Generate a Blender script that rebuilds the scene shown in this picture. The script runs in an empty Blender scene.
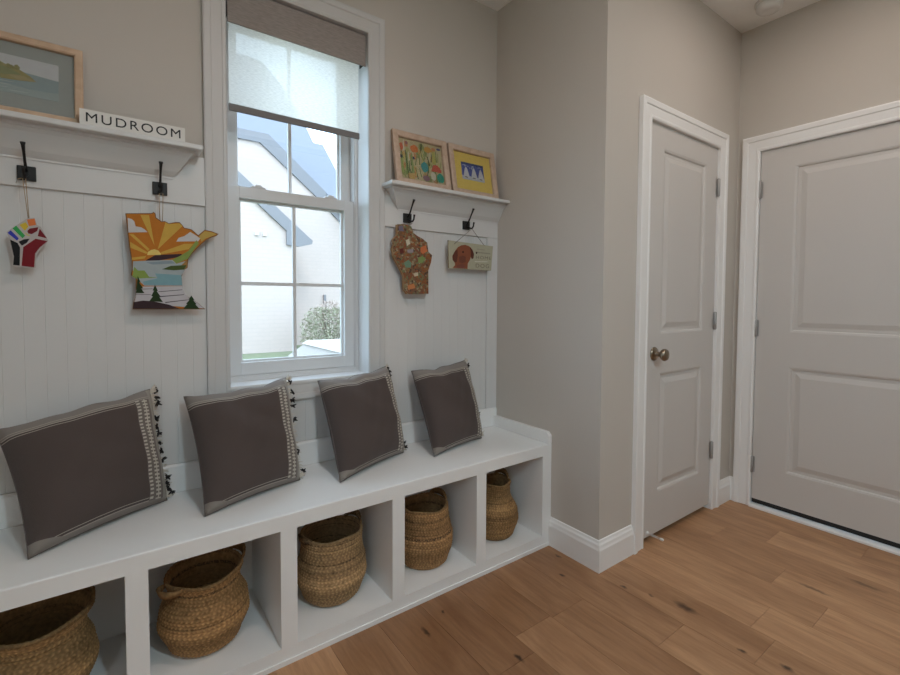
import bpy, bmesh, math, random
from mathutils import Vector, Matrix
random.seed(7)
SC = bpy.context.scene
COL = SC.collection
PI = math.pi

# ------------------------------------------------------------------ materials
def _nt(name):
    m = bpy.data.materials.new(name); m.use_nodes = True
    nt = m.node_tree
    return m, nt, nt.nodes['Principled BSDF'] if 'Principled BSDF' in nt.nodes else nt.nodes.new('ShaderNodeBsdfPrincipled')

def lin(c):
    return tuple(((v/255)/12.92 if v/255 <= .04045 else (((v/255)+.055)/1.055)**2.4) for v in c)

def node(nt, t, **kw):
    n = nt.nodes.new('ShaderNode'+t)
    for k, v in kw.items(): setattr(n, k, v)
    return n

def mat(name, col, rough=.5, metal=0., var=0., vscale=20., bump=0., bscale=200., stretch=(1, 1, 1), spec=.5):
    """a plain paint/fabric/metal with optional procedural variation and bump"""
    m, nt, b = _nt(name)
    b.inputs['Base Color'].default_value = (*col, 1)
    b.inputs['Roughness'].default_value = rough
    b.inputs['Metallic'].default_value = metal
    b.inputs['Specular IOR Level'].default_value = spec
    tc = node(nt, 'TexCoord'); mp = node(nt, 'Mapping'); mp.inputs['Scale'].default_value = stretch
    nt.links.new(tc.outputs['Object'], mp.inputs['Vector'])
    if var > 0:
        nz = node(nt, 'TexNoise'); nz.inputs['Scale'].default_value = vscale; nz.inputs['Detail'].default_value = 5
        nt.links.new(mp.outputs[0], nz.inputs['Vector'])
        mx = node(nt, 'Mix', data_type='RGBA')
        mx.inputs[6].default_value = (*[c*(1-var) for c in col], 1)
        mx.inputs[7].default_value = (*[min(1, c*(1+var)) for c in col], 1)
        nt.links.new(nz.outputs['Fac'], mx.inputs[0]); nt.links.new(mx.outputs[2], b.inputs['Base Color'])
    if bump > 0:
        n2 = node(nt, 'TexNoise'); n2.inputs['Scale'].default_value = bscale; n2.inputs['Detail'].default_value = 3
        nt.links.new(mp.outputs[0], n2.inputs['Vector'])
        bp = node(nt, 'Bump'); bp.inputs['Strength'].default_value = bump; bp.inputs['Distance'].default_value = .002
        nt.links.new(n2.outputs['Fac'], bp.inputs['Height']); nt.links.new(bp.outputs[0], b.inputs['Normal'])
    return m

M = {}
M['wall'] = mat('greige_wall_paint', (.565, .522, .472), .75, var=.02, vscale=3, bump=.15, bscale=350, spec=.25)
M['ceiling'] = mat('ceiling_paint', (.88, .88, .87), .9, bump=.1, bscale=300, spec=.2)
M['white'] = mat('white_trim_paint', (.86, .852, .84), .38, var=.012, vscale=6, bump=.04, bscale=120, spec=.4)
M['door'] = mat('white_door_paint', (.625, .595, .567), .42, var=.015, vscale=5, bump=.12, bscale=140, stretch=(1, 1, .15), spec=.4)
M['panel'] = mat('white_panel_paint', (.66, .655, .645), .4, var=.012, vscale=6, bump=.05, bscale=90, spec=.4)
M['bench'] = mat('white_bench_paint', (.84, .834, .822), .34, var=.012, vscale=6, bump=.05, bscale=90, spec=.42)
M['vinyl'] = mat('white_window_vinyl', (.68, .68, .68), .35, spec=.45)
M['wcasing'] = mat('shaded_white_casing_paint', (.60, .595, .585), .4, var=.012, vscale=6, spec=.4)  # the trim white darkened, so the shade on the casing is in its colour
M['nickel'] = mat('satin_nickel', (.40, .39, .38), .5, .45)
M['knobmetal'] = mat('antique_nickel', (.30, .25, .19), .28, 1., var=.15, vscale=40)
M['black'] = mat('matte_black_iron', (.006, .006, .006), .55, bump=.1, bscale=300)
M['rubber'] = mat('black_rubber', (.012, .012, .012), .7)
M['rubberwhite'] = mat('white_rubber', (.75, .74, .72), .6)
M['cord'] = mat('tan_twine', (.42, .30, .18), .9, var=.2, vscale=300)
M['cordgrey'] = mat('grey_twine', (.22, .20, .18), .9, var=.2, vscale=300)
M['plastic'] = mat('white_plastic', (.74, .73, .71), .45)
M['cream'] = mat('cream_yarn', (.62, .57, .49), .95, var=.1, vscale=200)
M['tuft'] = mat('charcoal_yarn', (.022, .019, .019), .95, var=.2, vscale=200)
M['shadegrey'] = mat('grey_hem_bar', (.20, .19, .19), .8, var=.1, vscale=200, stretch=(.3, 1, 1))
M['paper'] = mat('white_block_paint', (.74, .72, .68), .6, var=.02, vscale=20)
M['ink'] = mat('black_lettering', (.010, .010, .010), .6)
M['oldwood'] = mat('brown_wood_edge', (.24, .17, .10), .7, var=.2, vscale=30, stretch=(.2, 1, 1))
M['ply'] = mat('birch_plywood_edge', (.40, .24, .12), .7, var=.15, vscale=40)

def woodmat(name, a, b_, sc=9., stretch=(1, 1, 1), rough=.55):
    m, nt, b = _nt(name)
    tc = node(nt, 'TexCoord'); mp = node(nt, 'Mapping'); mp.inputs['Scale'].default_value = stretch
    nt.links.new(tc.outputs['Object'], mp.inputs['Vector'])
    nz = node(nt, 'TexNoise'); nz.inputs['Scale'].default_value = sc; nz.inputs['Detail'].default_value = 8; nz.inputs['Distortion'].default_value = .6
    nt.links.new(mp.outputs[0], nz.inputs['Vector'])
    cr = node(nt, 'ValToRGB'); cr.color_ramp.elements[0].position = .3; cr.color_ramp.elements[1].position = .7
    cr.color_ramp.elements[0].color = (*a, 1); cr.color_ramp.elements[1].color = (*b_, 1)
    nt.links.new(nz.outputs['Fac'], cr.inputs[0]); nt.links.new(cr.outputs[0], b.inputs['Base Color'])
    b.inputs['Roughness'].default_value = rough
    return m
M['frameoak'] = woodmat('pale_oak_frame', (.50, .34, .225), (.64, .46, .32), 60, (.4, 1, .4))
M['framepink'] = woodmat('limed_wood_frame', (.46, .33, .24), (.58, .43, .33), 70, (.5, 1, .5))
M['bark'] = woodmat('brown_bark', (.10, .07, .05), (.2, .15, .1), 20)

def glassmat(name, tint=(1, 1, 1), refl=.06):
    m, nt, b = _nt(name)
    nt.nodes.remove(b)
    t = node(nt, 'BsdfTransparent'); t.inputs[0].default_value = (*tint, 1)
    g = node(nt, 'BsdfGlossy'); g.inputs['Roughness'].default_value = .02
    mx = node(nt, 'MixShader'); mx.inputs[0].default_value = refl
    nt.links.new(t.outputs[0], mx.inputs[1]); nt.links.new(g.outputs[0], mx.inputs[2])
    nt.links.new(mx.outputs[0], nt.nodes['Material Output'].inputs['Surface'])
    return m
M['glass'] = glassmat('window_glass', (.97, .985, .99), .05)
M['frameglass'] = glassmat('picture_glass', (.96, .97, .97), .05)

def shadefabric():
    m, nt, b = _nt('translucent_screen_fabric')
    nt.nodes.remove(b)
    tc = node(nt, 'TexCoord'); mp = node(nt, 'Mapping'); mp.inputs['Scale'].default_value = (1, 1, 5)
    nt.links.new(tc.outputs['Object'], mp.inputs['Vector'])
    nz = node(nt, 'TexNoise'); nz.inputs['Scale'].default_value = 70; nz.inputs['Detail'].default_value = 4
    nt.links.new(mp.outputs[0], nz.inputs['Vector'])
    cr = node(nt, 'ValToRGB'); cr.color_ramp.elements[0].position = .35; cr.color_ramp.elements[1].position = .65
    cr.color_ramp.elements[0].color = (.84, .79, .74, 1); cr.color_ramp.elements[1].color = (1, .95, .90, 1)
    nt.links.new(nz.outputs['Fac'], cr.inputs[0])
    d = node(nt, 'BsdfDiffuse'); t = node(nt, 'BsdfTranslucent'); tr = node(nt, 'BsdfTransparent')
    nt.links.new(cr.outputs[0], t.inputs[0]); nt.links.new(cr.outputs[0], d.inputs[0])
    a = node(nt, 'MixShader'); a.inputs[0].default_value = .90
    nt.links.new(d.outputs[0], a.inputs[1]); nt.links.new(t.outputs[0], a.inputs[2])
    c = node(nt, 'MixShader'); c.inputs[0].default_value = .24
    nt.links.new(a.outputs[0], c.inputs[1]); nt.links.new(tr.outputs[0], c.inputs[2])
    nt.links.new(c.outputs[0], nt.nodes['Material Output'].inputs['Surface'])
    return m
M['shade'] = shadefabric()
M['valance'] = mat('taupe_woven_valance', (.32, .285, .265), .95, var=.3, vscale=160, stretch=(.25, 1, 1.5), bump=.3, bscale=400, spec=.1)

def floormat():
    m, nt, b = _nt('oak_plank_floor')
    tc = node(nt, 'TexCoord')
    at = node(nt, 'Attribute', attribute_name='plank')      # r: tone, g: grain offset
    sp = node(nt, 'SeparateColor'); nt.links.new(at.outputs['Color'], sp.inputs[0])
    ofs = node(nt, 'CombineXYZ')
    mu = node(nt, 'Math', operation='MULTIPLY'); mu.inputs[1].default_value = 40
    nt.links.new(sp.outputs[1], mu.inputs[0]); nt.links.new(mu.outputs[0], ofs.inputs[0]); nt.links.new(mu.outputs[0], ofs.inputs[1])
    ad = node(nt, 'VectorMath', operation='ADD'); nt.links.new(tc.outputs['Object'], ad.inputs[0]); nt.links.new(ofs.outputs[0], ad.inputs[1])
    mp = node(nt, 'Mapping'); mp.inputs['Scale'].default_value = (1, .09, 1); nt.links.new(ad.outputs[0], mp.inputs['Vector'])
    g = node(nt, 'TexNoise'); g.inputs['Scale'].default_value = 55; g.inputs['Detail'].default_value = 8; g.inputs['Roughness'].default_value = .65; g.inputs['Distortion'].default_value = .8
    nt.links.new(mp.outputs[0], g.inputs['Vector'])
    mp2 = node(nt, 'Mapping'); mp2.inputs['Scale'].default_value = (1, .22, 1); nt.links.new(ad.outputs[0], mp2.inputs['Vector'])
    g2 = node(nt, 'TexNoise'); g2.inputs['Scale'].default_value = 9; g2.inputs['Detail'].default_value = 4; g2.inputs['Distortion'].default_value = 1.2
    nt.links.new(mp2.outputs[0], g2.inputs['Vector'])
    # base tone per plank
    cr = node(nt, 'ValToRGB'); e = cr.color_ramp.elements
    e[0].position = 0; e[0].color = (.30, .150, .072, 1); e[1].position = 1; e[1].color = (.72, .44, .25, 1)
    e.new(.5).color = (.59, .335, .18, 1)
    nt.links.new(sp.outputs[0], cr.inputs[0])
    # broad mottling
    mm = node(nt, 'Mix', data_type='RGBA', blend_type='MULTIPLY'); mm.inputs[0].default_value = 1
    c2 = node(nt, 'ValToRGB'); c2.color_ramp.elements[0].position = .30; c2.color_ramp.elements[1].position = .66
    c2.color_ramp.elements[0].color = (.74, .68, .63, 1); c2.color_ramp.elements[1].color = (1.05, 1.06, 1.06, 1)
    nt.links.new(g2.outputs['Fac'], c2.inputs[0]); nt.links.new(cr.outputs[0], mm.inputs[6]); nt.links.new(c2.outputs[0], mm.inputs[7])
    # fine grain
    m3 = node(nt, 'Mix', data_type='RGBA', blend_type='MULTIPLY'); m3.inputs[0].default_value = .6
    c3 = node(nt, 'ValToRGB'); c3.color_ramp.elements[0].position = .32; c3.color_ramp.elements[1].position = .6
    c3.color_ramp.elements[0].color = (.62, .57, .53, 1); c3.color_ramp.elements[1].color = (1, 1, 1, 1)
    nt.links.new(g.outputs['Fac'], c3.inputs[0]); nt.links.new(mm.outputs[2], m3.inputs[6]); nt.links.new(c3.outputs[0], m3.inputs[7])
    cur = m3.outputs[2]
    # knots of the planks, each a dark ellipse with a warped rim
    wz = node(nt, 'TexNoise'); wz.inputs['Scale'].default_value = 40; nt.links.new(tc.outputs['Object'], wz.inputs['Vector'])
    ws = node(nt, 'VectorMath', operation='SCALE'); ws.inputs['Scale'].default_value = .02
    wc = node(nt, 'VectorMath', operation='SUBTRACT'); wc.inputs[1].default_value = (.5, .5, .5)
    nt.links.new(wz.outputs['Color'], wc.inputs[0]); nt.links.new(wc.outputs[0], ws.inputs[0])
    pw = node(nt, 'VectorMath', operation='ADD'); nt.links.new(tc.outputs['Object'], pw.inputs[0]); nt.links.new(ws.outputs[0], pw.inputs[1])
    for kx, ky, rx, ry, s in [(.069, -1.045, .020, .050, .8), (-.011, -.83, .010, .018, .9), (.03, -.93, .007, .012, .7), (-.636, -.848, .010, .022, 1.), (-.822, -.566, .008, .03, .9),
                              (-.154, -.624, .007, .014, .9), (.005, -1.272, .008, .014, .9), (.044, -1.39, .012, .02, .9), (-.711, -.515, .006, .012, .9), (-.052, -.515, .008, .02, .8),
                              (.62, -1.30, .012, .06, .6), (.83, -1.42, .014, .07, .6), (-.30, -1.5, .012, .02, .8), (.30, -1.7, .01, .03, .7)]:
        s1 = node(nt, 'VectorMath', operation='SUBTRACT'); s1.inputs[1].default_value = (kx, ky, 0); nt.links.new(pw.outputs[0], s1.inputs[0])
        s2 = node(nt, 'VectorMath', operation='MULTIPLY'); s2.inputs[1].default_value = (1/rx, 1/ry, 0); nt.links.new(s1.outputs[0], s2.inputs[0])
        ln = node(nt, 'VectorMath', operation='LENGTH'); nt.links.new(s2.outputs[0], ln.inputs[0])
        mr = node(nt, 'MapRange'); mr.inputs[1].default_value = 1.15; mr.inputs[2].default_value = .35; mr.inputs[3].default_value = 0; mr.inputs[4].default_value = s
        nt.links.new(ln.outputs['Value'], mr.inputs[0])
        mk = node(nt, 'Mix', data_type='RGBA'); mk.inputs[7].default_value = (.045, .020, .010, 1)
        nt.links.new(mr.outputs[0], mk.inputs[0]); nt.links.new(cur, mk.inputs[6]); cur = mk.outputs[2]
    nt.links.new(cur, b.inputs['Base Color'])
    rr = node(nt, 'MapRange'); rr.inputs[3].default_value = .34; rr.inputs[4].default_value = .5
    nt.links.new(g2.outputs['Fac'], rr.inputs[0]); nt.links.new(rr.outputs[0], b.inputs['Roughness'])
    b.inputs['Specular IOR Level'].default_value = .38
    bp = node(nt, 'Bump'); bp.inputs['Strength'].default_value = .12; bp.inputs['Distance'].default_value = .002
    nt.links.new(g.outputs['Fac'], bp.inputs['Height']); nt.links.new(bp.outputs[0], b.inputs['Normal'])
    return m
M['floor'] = floormat()

def basketmat(name, gold, dark, bands, hz):
    """woven seagrass; bands = [(height fraction 0..1, width, darkness)], hz = height"""
    m, nt, b = _nt(name)
    tc = node(nt, 'TexCoord'); sx = node(nt, 'SeparateXYZ'); nt.links.new(tc.outputs['Object'], sx.inputs[0])
    at = node(nt, 'Attribute', attribute_name='weave'); sp = node(nt, 'SeparateColor'); nt.links.new(at.outputs['Color'], sp.inputs[0])
    nz = node(nt, 'TexNoise'); nz.inputs['Scale'].default_value = 90; nz.inputs['Detail'].default_value = 4
    nt.links.new(tc.outputs['Object'], nz.inputs['Vector'])
    cr = node(nt, 'ValToRGB'); cr.color_ramp.elements[0].position = .28; cr.color_ramp.elements[1].position = .72
    cr.color_ramp.elements[0].color = (*[g*.62 for g in gold], 1); cr.color_ramp.elements[1].color = (*[g*1.2 for g in gold], 1)
    nt.links.new(nz.outputs['Fac'], cr.inputs[0])
    st = node(nt, 'Mix', data_type='RGBA'); st.inputs[6].default_value = (.78, .74, .69, 1); st.inputs[7].default_value = (1.32, 1.28, 1.20, 1)
    nt.links.new(sp.outputs[1], st.inputs[0])
    m0 = node(nt, 'Mix', data_type='RGBA', blend_type='MULTIPLY'); m0.inputs[0].default_value = 1
    nt.links.new(cr.outputs[0], m0.inputs[6]); nt.links.new(st.outputs[2], m0.inputs[7])
    rt = node(nt, 'MapRange'); rt.inputs[3].default_value = .80; rt.inputs[4].default_value = 1.55; nt.links.new(sp.outputs[2], rt.inputs[0])
    mrow = node(nt, 'VectorMath', operation='SCALE'); nt.links.new(m0.outputs[2], mrow.inputs[0]); nt.links.new(rt.outputs[0], mrow.inputs['Scale'])
    cur = mrow.outputs[0]
    n3 = node(nt, 'TexNoise'); n3.inputs['Scale'].default_value = 170; nt.links.new(tc.outputs['Object'], n3.inputs['Vector'])
    th = node(nt, 'MapRange'); th.inputs[1].default_value = .36; th.inputs[2].default_value = .56; nt.links.new(n3.outputs['Fac'], th.inputs[0])
    for f, w, dk in bands:
        d = node(nt, 'Math', operation='SUBTRACT'); d.inputs[1].default_value = f; nt.links.new(sp.outputs[0], d.inputs[0])
        ab = node(nt, 'Math', operation='ABSOLUTE'); nt.links.new(d.outputs[0], ab.inputs[0])
        mr = node(nt, 'MapRange'); mr.inputs[1].default_value = w; mr.inputs[2].default_value = w*.55; mr.inputs[3].default_value = 0; mr.inputs[4].default_value = dk
        nt.links.new(ab.outputs[0], mr.inputs[0])
        mul = node(nt, 'Math', operation='MULTIPLY'); nt.links.new(mr.outputs[0], mul.inputs[0]); nt.links.new(th.outputs[0], mul.inputs[1])
        mk = node(nt, 'Mix', data_type='RGBA'); mk.inputs[7].default_value = (*dark, 1)
        nt.links.new(mul.outputs[0], mk.inputs[0]); nt.links.new(cur, mk.inputs[6]); cur = mk.outputs[2]
    nt.links.new(cur, b.inputs['Base Color'])
    b.inputs['Roughness'].default_value = .8; b.inputs['Specular IOR Level'].default_value = .25
    bp = node(nt, 'Bump'); bp.inputs['Strength'].default_value = .5; bp.inputs['Distance'].default_value = .003
    nt.links.new(n3.outputs['Fac'], bp.inputs['Height']); nt.links.new(bp.outputs[0], b.inputs['Normal'])
    return m

def pillowmat():
    """taupe cotton with cream stripes near top and bottom and a ladder woven strip on the right, laid out in UV"""
    m, nt, b = _nt('taupe_striped_cotton')
    uv = node(nt, 'UVMap', uv_map='UVMap'); sx = node(nt, 'SeparateXYZ'); nt.links.new(uv.outputs[0], sx.inputs[0])
    tc = node(nt, 'TexCoord')
    U, V = sx.outputs[0], sx.outputs[1]
    def mth(op, a, c, d=None):
        n = node(nt, 'Math', operation=op)
        for i, x in enumerate((a, c, d)):
            if x is None: continue
            if isinstance(x, (int, float)): n.inputs[i].default_value = x
            else: nt.links.new(x, n.inputs[i])
        return n.outputs[0]
    def band(x, a, c): return mth('MULTIPLY', mth('GREATER_THAN', x, a), mth('LESS_THAN', x, c))
    nz = node(nt, 'TexNoise'); nz.inputs['Scale'].default_value = 260; nz.inputs['Detail'].default_value = 3; nt.links.new(uv.outputs[0], nz.inputs['Vector'])
    base = node(nt, 'Mix', data_type='RGBA'); base.inputs[6].default_value = (.048, .036, .033, 1); base.inputs[7].default_value = (.125, .097, .088, 1)
    nt.links.new(nz.outputs['Fac'], base.inputs[0]); cur = base.outputs[2]
    def over(mask, col, cur):
        n = node(nt, 'Mix', data_type='RGBA'); n.inputs[7].default_value = (*col, 1)
        nt.links.new(mask, n.inputs[0]); nt.links.new(cur, n.inputs[6]); return n.outputs[2]
    cur = over(mth('GREATER_THAN', V, .885), (.235, .208, .190), cur)
    cur = over(mth('LESS_THAN', V, .022), (.25, .22, .20), cur)
    for a, c in ((.862, .868), (.882, .889), (.902, .907), (.022, .027), (.040, .044)):
        cur = over(band(V, a, c), (.40, .36, .31), cur)
    inner = band(V, .022, .885)
    # right strip
    strip = mth('MULTIPLY', mth('GREATER_THAN', U, .800), inner)
    cur = over(strip, (.17, .145, .13), cur)
    fr = mth('FRACT', mth('MULTIPLY', V, 32), 0)
    fr2 = mth('FRACT', mth('ADD', mth('MULTIPLY', V, 32), .5), 0)
    lad = mth('MAXIMUM', mth('MULTIPLY', band(U, .806, .838), mth('LESS_THAN', fr, .48)), mth('MULTIPLY', band(U, .862, .912), mth('LESS_THAN', fr2, .48)))
    lad = mth('MAXIMUM', lad, mth('MULTIPLY', band(U, .882, .892), inner))
    cur = over(mth('MULTIPLY', lad, inner), (.50, .455, .385), cur)
    cur = over(mth('LESS_THAN', mth('ADD', V, mth('MULTIPLY', U, .34)), .085), (.25, .22, .195), cur)
    cur = over(mth('GREATER_THAN', U, .935), (.30, .275, .24), cur)
    cur = over(mth('GREATER_THAN', U, .975), (.46, .42, .36), cur)
    nt.links.new(cur, b.inputs['Base Color'])
    b.inputs['Roughness'].default_value = .95; b.inputs['Specular IOR Level'].default_value = .12
    b.inputs['Sheen Weight'].default_value = .08; b.inputs['Sheen Roughness'].default_value = .6
    bp = node(nt, 'Bump'); bp.inputs['Strength'].default_value = .25; bp.inputs['Distance'].default_value = .0015
    nt.links.new(nz.outputs['Fac'], bp.inputs['Height']); nt.links.new(bp.outputs[0], b.inputs['Normal'])
    return m
M['pillow'] = pillowmat()

def mosaicmat():
    m, nt, b = _nt('orange_mosaic_tesserae')
    tc = node(nt, 'TexCoord')
    v = node(nt, 'TexVoronoi'); v.inputs['Scale'].default_value = 105; nt.links.new(tc.outputs['Object'], v.inputs['Vector'])
    cr = node(nt, 'ValToRGB'); cr.color_ramp.interpolation = 'CONSTANT'
    e = cr.color_ramp.elements; e[0].color = (.24, .07, .018, 1); e[1].position = .86; e[1].color = (.30, .24, .15, 1)
    for p, c in ((.16, (.18, .08, .035)), (.3, (.28, .10, .025)), (.42, (.18, .11, .05)), (.52, (.07, .035, .025)), (.60, (.20, .06, .03)), (.70, (.20, .17, .08)), (.76, (.14, .17, .08))):
        n = e.new(p); n.color = (*c, 1)
    s = node(nt, 'SeparateColor'); nt.links.new(v.outputs['Color'], s.inputs[0]); nt.links.new(s.outputs[0], cr.inputs[0])
    v2 = node(nt, 'TexVoronoi', feature='DISTANCE_TO_EDGE'); v2.inputs['Scale'].default_value = 105; nt.links.new(tc.outputs['Object'], v2.inputs['Vector'])
    g = node(nt, 'Math', operation='LESS_THAN'); g.inputs[1].default_value = .035; nt.links.new(v2.outputs['Distance'], g.inputs[0])
    mx = node(nt, 'Mix', data_type='RGBA'); mx.inputs[7].default_value = (.18, .12, .07, 1)
    nt.links.new(g.outputs[0], mx.inputs[0]); nt.links.new(cr.outputs[0], mx.inputs[6]); nt.links.new(mx.outputs[2], b.inputs['Base Color'])
    b.inputs['Roughness'].default_value = .3
    bp = node(nt, 'Bump'); bp.inputs['Strength'].default_value = .4; bp.inputs['Distance'].default_value = .003
    nt.links.new(v2.outputs['Distance'], bp.inputs['Height']); nt.links.new(bp.outputs[0], b.inputs['Normal'])
    return m
M['mosaic'] = mosaicmat()

def brickmat():
    m, nt, b = _nt('white_painted_brick')
    tc = node(nt, 'TexCoord'); mp = node(nt, 'Mapping'); mp.inputs['Rotation'].default_value = (PI/2, 0, 0)
    nt.links.new(tc.outputs['Object'], mp.inputs['Vector'])
    br = node(nt, 'TexBrick'); br.inputs['Scale'].default_value = 1; br.inputs['Brick Width'].default_value = .42; br.inputs['Row Height'].default_value = .16; br.inputs['Mortar Size'].default_value = .012
    br.inputs['Color1'].default_value = (.52, .42, .375, 1); br.inputs['Color2'].default_value = (.505, .41, .367, 1); br.inputs['Mortar'].default_value = (.475, .39, .352, 1)
    nt.links.new(mp.outputs[0], br.inputs['Vector']); nt.links.new(br.outputs['Color'], b.inputs['Base Color'])
    b.inputs['Roughness'].default_value = .85
    return m
M['brick'] = brickmat()
M['shingle'] = mat('blue_grey_shingles', (.20, .205, .235), .9, var=.12, vscale=9, stretch=(1, 1, 3))
M['fascia'] = mat('slate_blue_fascia', (.20, .19, .20), .7, var=.06, vscale=4)
M['lawn'] = mat('lawn_grass', (.17, .19, .11), .95, var=.4, vscale=2.5, bump=.6, bscale=60)
M['leaf'] = mat('pale_green_leaf', (.30, .29, .20), .7, var=.3, vscale=30)
M['leafpink'] = mat('pinkish_seedhead', (.46, .36, .31), .8, var=.2, vscale=30)
M['carpaint'] = mat('white_car_paint', (.50, .46, .42), .3)
M['carglass'] = mat('dark_car_glass', (.36, .33, .31), .25)
M['tyre'] = mat('black_tyre', (.02, .02, .02), .8)

def emit(name, col, s):
    m, nt, b = _nt(name); nt.nodes.remove(b)
    e = node(nt, 'Emission'); e.inputs[0].default_value = (*col, 1); e.inputs[1].default_value = s
    nt.links.new(e.outputs[0], nt.nodes['Material Output'].inputs['Surface']); return m
M['lens'] = emit('lit_lamp_lens', (1, .86, .70), 6.)

_flat = {}
def flat(c, rough=.6):
    """plain painted colour given as an albedo"""
    k = tuple(round(v, 3) for v in c)
    if k not in _flat: _flat[k] = mat('paint_%d' % len(_flat), c, rough, var=.08, vscale=60, spec=.15)
    return _flat[k]

# ------------------------------------------------------------------ mesh helpers
def box(bm, x0, x1, y0, y1, z0, z1, mi=0):
    v = [bm.verts.new((x, y, z)) for x in (x0, x1) for y in (y0, y1) for z in (z0, z1)]
    for q in ((0, 1, 3, 2), (4, 6, 7, 5), (0, 4, 5, 1), (2, 3, 7, 6), (0, 2, 6, 4), (1, 5, 7, 3)):
        f = bm.faces.new([v[i] for i in q]); f.material_index = mi
    return v

def prism(bm, pts, a0, a1, axis='y', mi=0, side_mi=None):
    """polygon (two coords) extruded along axis from a0 to a1"""
    def P(p, a):
        return {'y': (p[0], a, p[1]), 'x': (a, p[0], p[1]), 'z': (p[0], p[1], a)}[axis]
    A = [bm.verts.new(P(p, a0)) for p in pts]; B = [bm.verts.new(P(p, a1)) for p in pts]
    n = len(pts)
    bm.faces.new(A).material_index = mi; bm.faces.new(B[::-1]).material_index = mi
    for i in range(n):
        f = bm.faces.new((A[i], B[i], B[(i+1) % n], A[(i+1) % n])); f.material_index = mi if side_mi is None else side_mi

def tube(bm, pts, r, seg=8, cap=True, mi=0):
    pts = [Vector(p) for p in pts]
    rs = r if isinstance(r, (list, tuple)) else [r]*len(pts)
    rings = []
    for i, p in enumerate(pts):
        d = (pts[min(i+1, len(pts)-1)]-pts[max(i-1, 0)]).normalized()
        up = Vector((0, 0, 1)) if abs(d.z) < .9 else Vector((1, 0, 0))
        a = d.cross(up).normalized(); b = a.cross(d).normalized()
        rings.append([bm.verts.new(p+a*math.cos(2*PI*k/seg)*rs[i]+b*math.sin(2*PI*k/seg)*rs[i]) for k in range(seg)])
    for i in range(len(rings)-1):
        for k in range(seg):
            f = bm.faces.new((rings[i][k], rings[i][(k+1) % seg], rings[i+1][(k+1) % seg], rings[i+1][k])); f.material_index = mi; f.smooth = True
    if cap:
        bm.faces.new(rings[0][::-1]).material_index = mi; bm.faces.new(rings[-1]).material_index = mi

def lathe(bm, prof, origin=(0, 0, 0), axis=(0, 0, 1), seg=32, mi=0):
    """prof: [(radius, height along axis)]"""
    ax = Vector(axis).normalized(); up = Vector((0, 0, 1)) if abs(ax.z) < .9 else Vector((1, 0, 0))
    a = ax.cross(up).normalized(); b = ax.cross(a).normalized(); o = Vector(origin)
    rings = [[bm.verts.new(o+ax*h+a*math.cos(2*PI*k/seg)*max(r, 1e-5)+b*math.sin(2*PI*k/seg)*max(r, 1e-5)) for k in range(seg)] for r, h in prof]
    for i in range(len(rings)-1):
        for k in range(seg):
            f = bm.faces.new((rings[i][k], rings[i][(k+1) % seg], rings[i+1][(k+1) % seg], rings[i+1][k])); f.material_index = mi; f.smooth = True
    bm.faces.new(rings[0][::-1]).material_index = mi; bm.faces.new(rings[-1]).material_index = mi

def sweep_rect(bm, x0, x1, z0, z1, prof, place, sides='LTRB', mi=0):
    """casing swept round a rectangle with mitred corners; prof = [(outward offset, thickness)], place(x, z, t) -> point.
    Without 'B' the legs run straight down to z0."""
    def corner(cx, cz, sx, sz): return [place(cx+sx*o, cz+sz*o, t) for o, t in prof]
    TL, TR = corner(x0, z1, -1, 1), corner(x1, z1, 1, 1)
    if 'B' in sides: BL, BR = corner(x0, z0, -1, -1), corner(x1, z0, 1, -1)
    else: BL, BR = corner(x0, z0, -1, 0), corner(x1, z0, 1, 0)
    segs = [(BL, TL), (TL, TR), (TR, BR)] + ([(BR, BL)] if 'B' in sides else [])
    for A, B in segs:
        a = [bm.verts.new(p) for p in A]; b = [bm.verts.new(p) for p in B]; n = len(a)
        for i in range(n):
            f = bm.faces.new((a[i], a[(i+1) % n], b[(i+1) % n], b[i])); f.material_index = mi
        bm.faces.new(a[::-1]); bm.faces.new(b)

def obj(name, bm, m, parent=None, world=True, bevel=0, smooth=False, merge=False):
    """link bm as one mesh object; with world=True its coordinates are world ones and are made local to an unrotated parent"""
    if parent is not None and world:
        bmesh.ops.translate(bm, verts=bm.verts, vec=-WLOC(parent))
    if merge: bmesh.ops.remove_doubles(bm, verts=bm.verts, dist=1e-5)
    bmesh.ops.recalc_face_normals(bm, faces=bm.faces)
    me = bpy.data.meshes.new(name); bm.to_mesh(me); bm.free()
    for x in (m if isinstance(m, (list, tuple)) else [m]): me.materials.append(x)
    if smooth:
        for p in me.polygons: p.use_smooth = True
    o = bpy.data.objects.new(name, me); COL.objects.link(o)
    if parent is not None: o.parent = parent
    if bevel:
        b = o.modifiers.new('bevel', 'BEVEL'); b.width = bevel; b.segments = 2; b.limit_method = 'ANGLE'; b.angle_limit = math.radians(40)
    return o
def WLOC(p):
    v = Vector((0, 0, 0))
    while p is not None: v = v+p.location; p = p.parent
    return v
def thing(name, label, cat, loc=(0, 0, 0), rot=(0, 0, 0), group=None):
    o = bpy.data.objects.new(name, None); COL.objects.link(o); o.empty_display_size = .05
    o.location = loc; o.rotation_euler = rot; o['label'] = label; o['category'] = cat
    if group: o['group'] = group
    return o
def tag(o, label, cat, group=None):
    o['label'] = label; o['category'] = cat
    if group: o['group'] = group
    return o
def struct(o): o['kind'] = 'structure'; return o
def smodel(name, loc=(0, 0, 0)):
    o = bpy.data.objects.new(name, None); COL.objects.link(o); o.location = loc; o.empty_display_size = .05
    return struct(o)
B = bmesh.new
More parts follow.
